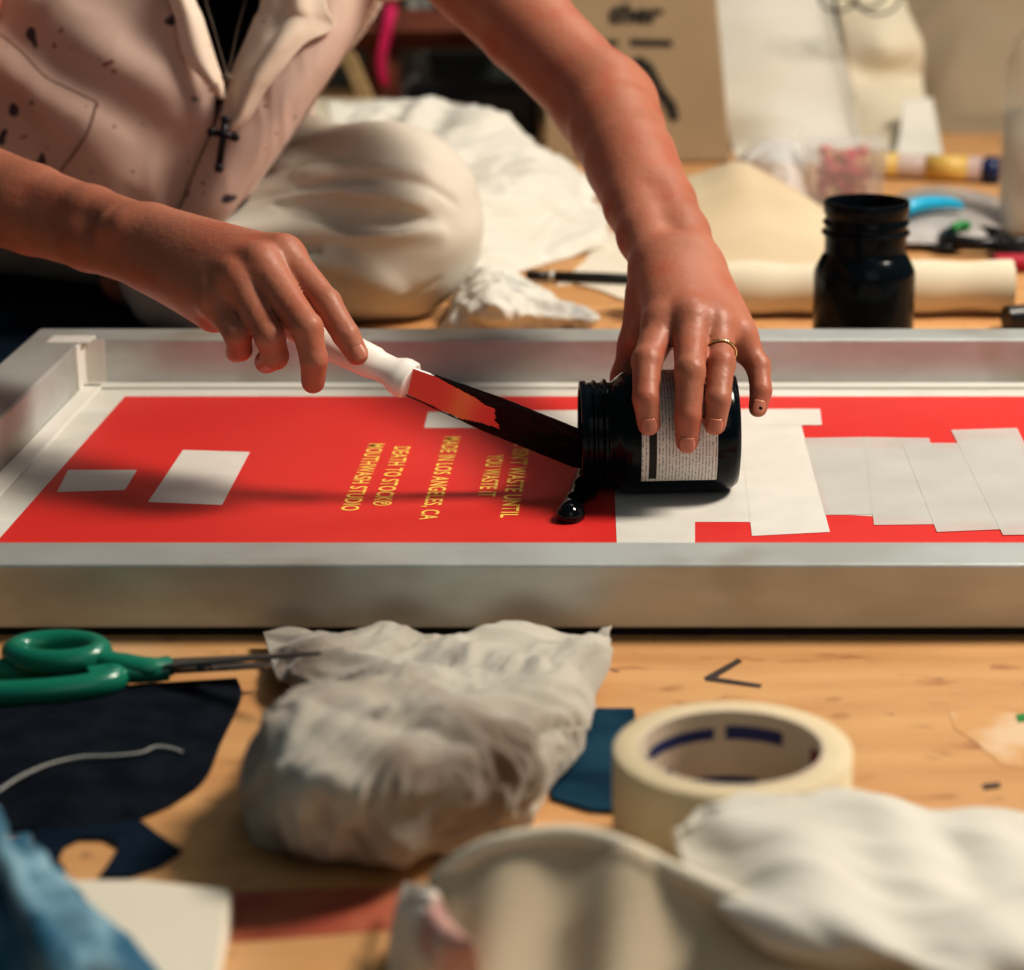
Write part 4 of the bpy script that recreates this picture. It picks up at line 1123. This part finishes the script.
def boxtext(txt, u0, u1, v0, v1):
    c = D.curves.new('txt', 'FONT'); c.body = txt; c.size = 1.0; c.offset = .06; c.shear = .3
    t = D.objects.new('txt', c); COL.objects.link(t); bpy.context.view_layer.update()
    me = D.meshes.new_from_object(t.evaluated_get(bpy.context.evaluated_depsgraph_get())); D.objects.remove(t)
    xs = [v.co.x for v in me.vertices]; ys = [v.co.y for v in me.vertices]
    for v in me.vertices:
        v.co = onbox(u0 + (v.co.x - min(xs)) / (max(xs) - min(xs)) * (u1 - u0), v1 + (v.co.y - min(ys)) / (max(ys) - min(ys)) * (v0 - v1))
    me.materials.clear(); me.materials.append(M['cardprint'])
    q = D.objects.new('box_lettering', me); COL.objects.link(q); q.parent = o; q.matrix_parent_inverse = o.matrix_world.inverted()
boxtext('ther', 608, 664, 3, 24)
boxpoly([(604, 40), (618, 40), (618, 46), (604, 46)]); boxpoly([(630, 39), (672, 40), (672, 47), (630, 46)])
ring_ = [(625, 62), (640, 56), (652, 64), (660, 80), (668, 96), (674, 110), (676, 122), (670, 120), (662, 104), (655, 90), (648, 76), (638, 68), (628, 70)]
boxpoly(ring_)
boxpoly([(652, 92), (664, 88), (676, 104), (679, 118), (672, 122), (664, 106)], e=.0012)

# stool of red-brown wood with a pink ribbon, pale stick, plastic bag
st = empty('wooden_stool', (-.28, 2.95, 0), label='red-brown wooden stool frame standing behind the white cloth', cat='stool')
def bar(a, b_, w, m, name, parent): 
    r_ = MB().tube([a, b_], w, 4, caps=True); q = r_.build(name, m, parent); bevel(q, .003, 2); return q
bar(J(350, 29, 2.9), J(520, 29, 2.9), .027, M['redwood'], 'rail', st)
xl = J(381, 60, 2.9).x
bar(Vector((xl, 2.92, .001)), Vector((xl, 2.92, .36)), .024, M['redwood'], 'leg', st)
bar(Vector((xl + .30, 2.93, .001)), Vector((xl + .30, 2.93, .36)), .024, M['redwood'], 'leg', st)
bar(Vector((xl, 3.25, .001)), Vector((xl, 3.25, .36)), .024, M['redwood'], 'leg', st)
bar(Vector((xl + .30, 3.25, .001)), Vector((xl + .30, 3.25, .36)), .024, M['redwood'], 'leg', st)
q = MB().box((xl + .15, 3.08, .38), (.38, .40, .03)).build('seat', M['redwood'], st); bevel(q, .004, 2)
tag(sheet('pink_ribbon', [[J(386, 4, 2.90), J(397, 4, 2.90)], [J(384, 16, 2.872), J(396, 16, 2.872)], [J(378, 45, 2.869), J(389, 46, 2.869)], [J(376, 62, 2.872), J(386, 64, 2.872)], [J(380, 85, 2.876), J(390, 86, 2.876)]], M['pink'], None, (30, 8), amp=.001, freq=20, thick=.001),
    'bright pink ribbon hanging over the stool rail', 'ribbon')
tag(MB().tube([J(348, 55, 2.72), J(372, 112, 2.66)], .011, 4).build('wooden_stick', M['tanwood']), 'pale wooden stick leaning in front of the stool leg', 'stick')
rows = [[J(392, -10, 3.02), J(410, -12, 2.97), J(430, -10, 3.02)], [J(390, 30, 3.0), J(412, 30, 2.95), J(436, 30, 3.0)], [J(388, 70, 2.98), J(414, 70, 2.94), J(440, 70, 2.98)], [J(388, 108, 2.96), J(414, 110, 2.92), J(444, 110, 2.96)]]
M['whitebag'] = mat('milky plastic bag', (.42, .43, .40), .35, col2=(.20, .21, .2), nscale=25, bump=.6, bscale=25, bdist=.004)
tag(sheet('plastic_bag', rows, M['whitebag'], None, (50, 40), amp=.012, freq=16, aniso=(1, .4), seed=5, thick=.001), 'milky plastic bag standing behind the stool rail', 'bag')
# dark crate behind
dk = MB().box((-.207, 2.80, .036), (.165, .09, .07)).build('plastic_tray', M['blackpl']); bevel(dk, .008, 2)
tag(dk, 'low black tray in the shade between the stool and the cardboard box', 'tray')
bn = MB().box((-.205, 3.06, .05), (.19, .20, .10)).build('storage_bin', mat('dark grey green bin', (.05, .065, .06), .7)); bevel(bn, .006, 2)
tag(bn, 'dark grey-green storage bin in the shade under the stool rail', 'bin')
# grey bin at top left of the gap
dk = MB().box((J(360, 0, 3.3).x, 3.45, .17), (.16, .2, .34)).build('storage_box', mat('grey box', (.22, .23, .22), .7)); bevel(dk, .006, 2)
tag(dk, 'grey storage box behind the stool, beside the shirt edge', 'box')

# big cream canvas hanging behind
rows = [[J(690, -60, 2.86), J(760, -60, 2.85), J(820, -60, 2.86), J(838, -60, 2.87)], [J(705, 0, 2.82), J(765, 0, 2.81), J(815, 0, 2.81), J(832, 0, 2.80)],
        [J(712, 50, 2.78), J(770, 50, 2.76), J(822, 50, 2.76), J(842, 50, 2.75)], [J(720, 100, 2.73), J(775, 100, 2.71), J(832, 100, 2.71), J(852, 100, 2.70)], [J(732, 150, 2.70), J(780, 150, 2.66), J(845, 150, 2.66), J(862, 150, 2.65)],
        [J(735, 166, 2.64), J(780, 166, 2.60), J(848, 166, 2.60), J(864, 166, 2.60)]]
tag(sheet('hanging_canvas', rows, M['white'], None, (80, 50), amp=.004, freq=8, aniso=(.5, 2), seed=41, thick=.002, zmin=.001), 'tall cream canvas sheet leaning beside the cardboard box', 'canvas')
rows = [[J(832, -60, 3.0), J(880, -60, 3.0), J(905, -60, 3.02)], [J(836, 0, 2.93), J(880, 0, 2.92), J(905, 0, 2.94)], [J(842, 45, 2.88), J(885, 45, 2.85), J(922, 45, 2.88)], [J(848, 78, 2.85), J(890, 78, 2.86), J(922, 78, 2.88)],
        [J(852, 100, 2.82), J(895, 100, 2.80), J(925, 98, 2.82)], [J(858, 140, 2.76), J(900, 140, 2.72), J(932, 140, 2.74)], [J(862, 170, 2.70), J(905, 172, 2.62), J(938, 172, 2.66)]]
tag(sheet('folded_canvas', rows, M['cream'], None, (80, 40), amp=.009, freq=8, aniso=(.4, 2.2), seed=43, thick=.002, zmin=.001, edge=.05), 'rumpled cream canvas hanging right of the tall pale sheet', 'canvas')
rows = [[J(895, -80, 3.32), J(960, -80, 3.27), J(1060, -80, 3.27), J(1120, -80, 3.27)], [J(895, 0, 3.25), J(960, 0, 3.19), J(1060, 0, 3.19), J(1120, 0, 3.22)], [J(885, 60, 3.17), J(960, 60, 3.09), J(1060, 60, 3.12), J(1120, 60, 3.15)],
        [J(890, 110, 3.12), J(960, 110, 3.03), J(1060, 110, 3.07), J(1120, 110, 3.07)], [J(890, 160, 3.05), J(960, 170, 2.95), J(1060, 170, 2.97), J(1120, 170, 2.97)], [J(890, 170, 2.92), J(960, 170, 2.85), J(1060, 170, 2.87), J(1120, 170, 2.87)]]
tag(sheet('brown_paper', rows, M['tarp'], None, (70, 60), amp=.014, freq=5, aniso=(.8, 1.8), ang=.6, seed=47, thick=.002, zmin=.001, edge=.05), 'crumpled brown paper sheet filling the right rear corner', 'paper')
# wire loops at the top edge
wl = MB()
for cx_, cy_, rr in ((838, -3, .022), (878, -2, .026), (866, -6, .022)):
    c = J(cx_, cy_, 2.70); wl.tube([(c.x + rr * math.cos(a), c.y, c.z + rr * .75 * math.sin(a)) for a in [i * math.pi / 16 for i in range(32)]], .0016, 8, closed=True)
tag(wl.build('wire_loops', M['cardprint'], None, True), 'thin dark wire loops hanging against the cream canvas at the top', 'wire')

# clear bag, tub with pink sweets, grey bag with cyan brush, pens, scissors
rows = [[J(728, 172, 2.45), J(745, 150, 2.45), J(775, 138, 2.44), J(798, 146, 2.42), J(806, 165, 2.42)], [J(735, 182, 2.38), J(755, 160, 2.36), J(780, 150, 2.35), J(798, 160, 2.35), J(808, 180, 2.36)],
        [J(750, 200, 2.30), J(768, 185, 2.28), J(788, 178, 2.27), J(800, 188, 2.27), J(810, 200, 2.30)], [J(770, 212, 2.25), J(785, 208, 2.24), J(800, 208, 2.23), J(806, 210, 2.24), J(812, 212, 2.26)]]
tag(sheet('plastic_bag', rows, M['bag'], None, (50, 50), amp=.010, freq=24, seed=51, thick=.0006, zmin=.001), 'crumpled clear plastic bag behind the cream canvas fold', 'bag')
tub = empty('plastic_tub', G(848, 205, 0), label='clear plastic tub of pink wrapped sweets behind the upright jar', cat='tub')
ty = 2.30; tc = J(847, 178, ty); tw = .074
hx = .036
MB().add([Vector((tc.x - hx, ty, .0)), Vector((tc.x + hx, ty, 0)), Vector((tc.x + hx, ty + .06, 0)), Vector((tc.x - hx, ty + .06, 0)), Vector((tc.x - hx - .006, ty - .006, .062)), Vector((tc.x + hx + .006, ty - .006, .062)), Vector((tc.x + hx + .006, ty + .066, .062)), Vector((tc.x - hx - .006, ty + .066, .062))],
    [(0, 1, 5, 4), (1, 2, 6, 5), (2, 3, 7, 6), (3, 0, 4, 7), (3, 2, 1, 0)])
q = MB().add([Vector((tc.x - hx, ty, .001)), Vector((tc.x + hx, ty, .001)), Vector((tc.x + hx, ty + .06, .001)), Vector((tc.x - hx, ty + .06, .001)), Vector((tc.x - hx - .006, ty - .006, .062)), Vector((tc.x + hx + .006, ty - .006, .062)), Vector((tc.x + hx + .006, ty + .066, .062)), Vector((tc.x - hx - .006, ty + .066, .062))],
    [(0, 1, 5, 4), (1, 2, 6, 5), (2, 3, 7, 6), (3, 0, 4, 7), (3, 2, 1, 0)]).build('tub_body', M['clearbox'], tub); solid(q, .0012)
q = MB().box((tc.x, ty + .03, .064), (2 * hx + .018, .082, .004)).build('lid', M['clearbox'], tub); bevel(q, .0015, 2)
sw = MB()
rr_ = random.Random(3)
for i in range(60):
    c = Vector((tc.x + rr_.uniform(-.9, .9) * (hx - .010), ty + rr_.uniform(.010, .05), .010 + rr_.uniform(0, .044)))
    sw.lathe([(0, -.007), (.005, -.005), (.0075, 0), (.005, .005), (0, .007)], Matrix.Translation(c) @ Matrix.Rotation(rr_.uniform(0, 3), 4, 'X') @ Matrix.Rotation(rr_.uniform(0, 3), 4, 'Z'), 8)
q = sw.build('wrapped_sweets', M['pinkstuff'], tub, True); q['kind'] = 'stuff'

rows = pix([[(880, 222, .004), (895, 196, .010), (940, 186, .012), (990, 196, .008), (1010, 205, .002)],
            [(885, 230, .012), (900, 208, .022), (940, 204, .024), (985, 210, .018), (1012, 222, .004)],
            [(888, 240, .012), (908, 222, .022), (945, 222, .022), (985, 228, .016), (1010, 236, .003)],
            [(885, 246, .004), (915, 244, .008), (950, 244, .007), (985, 244, .005), (1008, 246, .001)]])
tag(sheet('plastic_bag', rows, M['graybag'], None, (50, 60), amp=.004, freq=22, seed=55, thick=.0006, zmin=.001, edge=.05), 'flat grey plastic bag right of the upright jar', 'bag')
br = MB().tube(curve([G(900, 213, .031), G(915, 206, .036), G(935, 203, .037), G(955, 204, .034), G(963, 208, .030)], 16), [.003, .0062, .0075, .0078, .0078, .0075, .0072, .007, .0066, .0062, .0056, .005, .0044, .0038, .0032, .002], 14)
tag(br.build('brush_handle', M['cyan'], None, True), 'bright blue plastic handle lying on the grey plastic bag', 'brush')
# marker bundle: mauve tube with yellow label and navy cap
tb = empty('paint_tube', J(930, 188, 2.36), label='mauve and yellow wrapped tube with navy cap lying behind the grey bag', cat='tube')
a_, b_ = J(862, 186, 2.50), J(985, 194, 2.46); a_.z = .015; b_.z = .015
def lp(t): return a_ + (b_ - a_) * t
MB().tube([lp(0), lp(.05), lp(.97)], [.012, .014, .014], 20).build('tube_body', M['mauve'], tb, True)
q = MB().tube([lp(.03), lp(.30)], [.0144, .0144], 20).build('yellow_band', M['yellowpl'], tb, True)
q = MB().tube([lp(.52), lp(.86)], [.0144, .0144], 20).build('yellow_band', M['yellowpl'], tb, True)
q = MB().tube([lp(.97), lp(1.0), lp(1.11)], [.010, .015, .015], 20).build('cap', M['capblue'], tb, True)
# black scissors
bs = empty('scissors', G(980, 240, .005), label='black handled scissors lying behind the right end of the canvas roll', cat='scissors')
l1 = loopy(G(975, 238, .012), .028, .030, -.1, .012, .0068, 'h'); l1.build('handle', M['blackpl'], bs, True)
l2 = loopy(G(1030, 246, .012), .026, .028, .1, .010, .0066, 'h'); l2.build('handle', M['blackpl'], bs, True)
l3 = MB(); l3.tube(curve([G(960, 240, .010), G(945, 247, .008), G(925, 244, .006)], 10), [.008, .008, .007, .006, .0055, .005, .004, .003, .002, .001], 10, flat=.3); l3.tube([G(1000, 246, .008), G(955, 249, .006), G(935, 251, .004)], [.006, .005, .001], 10, flat=.3)
l3.build('blade', M['blackpl'], bs, True)
tag(MB().tube(curve([G(952, 230, .018), G(960, 225, .022), G(968, 226, .020)], 8), .0045, 10).build('green_clip', M['greenpl'], None, True), 'small green plastic clip beside the black scissors', 'clip')
q = MB().box(G(1022, 262, .008), (.055, .022, .014)).build('red_marker', M['redpl']); bevel(q, .006, 3)
tag(q, 'red plastic marker lying in front of the black scissors', 'marker')
q = MB().tube([G(1006, 318, .010), G(1060, 314, .010)], .010, 20).build('marker_cap', M['blackpl']); autosmooth(q, 50)
tag(q, 'short black plastic cap lying right of the canvas roll', 'cap')
# clear spray bottle at the right edge
by = 2.15; bx_ = J(1041, 150, by).x
sb_ = empty('spray_bottle', (bx_, by, 0), label='tall clear plastic spray bottle cut by the right edge of the photo', cat='bottle')
RB = .040
MT = Matrix.Translation((bx_, by, 0))
q = MB().lathe([(0, .001), (RB - .003, .001), (RB, .005), (RB, .160), (RB * .96, .172), (RB * .75, .190), (RB * .42, .204), (RB * .35, .222), (RB * .35 - .0015, .222), (RB * .42 - .0015, .203), (RB * .75 - .0015, .188), (RB * .96 - .002, .170), (RB - .002, .158), (RB - .002, .006), (0, .003)], MT, 48).build('bottle_body', M['bottle'], sb_, True)
MB().lathe([(0, .004), (RB - .004, .007), (RB - .003, .120), (0, .120)], MT, 40).build('liquid', mat('cloudy liquid', (.60, .57, .52), .3, alpha=.6), sb_, True)
mbq = MB().lathe([(0, .220), (.019, .220), (.019, .245), (0, .245)], MT, 24)
mbq.box((bx_ - .008, by, .257), (.055, .022, .026))
q = mbq.build('trigger_cap', M['capblue'], sb_); bevel(q, .003, 2)
# bright creased strip of canvas
rows = [[J(902, 100, 2.74), J(932, 98, 2.76)], [J(900, 130, 2.70), J(938, 130, 2.72)], [J(896, 150, 2.64), J(942, 150, 2.66)], [J(892, 168, 2.60), J(944, 168, 2.60)]]
tag(sheet('canvas_strip', rows, M['white'], None, (30, 20), amp=.001, freq=10, seed=3, thick=.002, zmin=.001), 'small bright white canvas strip leaning on the rumpled cream canvas', 'canvas')

# ------------------------------------------------------------------ light, world, camera
sc_ = bpy.context.scene
wd = D.worlds.new('world'); sc_.world = wd; wd.use_nodes = True
bg = wd.node_tree.nodes['Background']; bg.inputs['Color'].default_value = (.55, .82, .92, 1); bg.inputs['Strength'].default_value = .09
def area(name, loc, target, size, power, col, sy=None):
    l = D.lights.new(name, 'AREA'); l.energy = power; l.color = col; l.size = size
    if sy: l.shape = 'RECTANGLE'; l.size_y = sy
    o = D.objects.new(name, l); COL.objects.link(o); o.location = loc
    o.rotation_euler = (Vector(target) - Vector(loc)).to_track_quat('-Z', 'Y').to_euler()
    return o
area('key_lamp', (1.20, 1.46, 1.62), (0.05, 1.3, 0), .50, 52, (1.0, .895, .765))
area('front_fill', (.7, -.5, 1.3), (0.0, 1.4, 0.1), 1.2, 3.2, (1.0, .92, .84))
area('back_lamp', (.5, 2.7, 1.7), (0.15, 2.5, 0), .7, 7, (1.0, .96, .88))

cam = D.cameras.new('camera'); co = D.objects.new('camera', cam); COL.objects.link(co)
co.location = (0, 0, H); co.rotation_euler = (math.pi / 2 - PITCH, 0, 0)
cam.sensor_fit = 'HORIZONTAL'; cam.sensor_width = 36; cam.lens = F / 1024 * 36
cam.shift_x = -(PX - 512) / 1024; cam.shift_y = 0.0
cam.clip_start = .02; cam.clip_end = 50
cam.dof.use_dof = True; cam.dof.focus_distance = 1.27; cam.dof.aperture_fstop = 6.3
sc_.camera = co
sc_.view_settings.view_transform = 'Standard'
sc_.view_settings.look = 'Medium High Contrast'
sc_.view_settings.exposure = -0.18
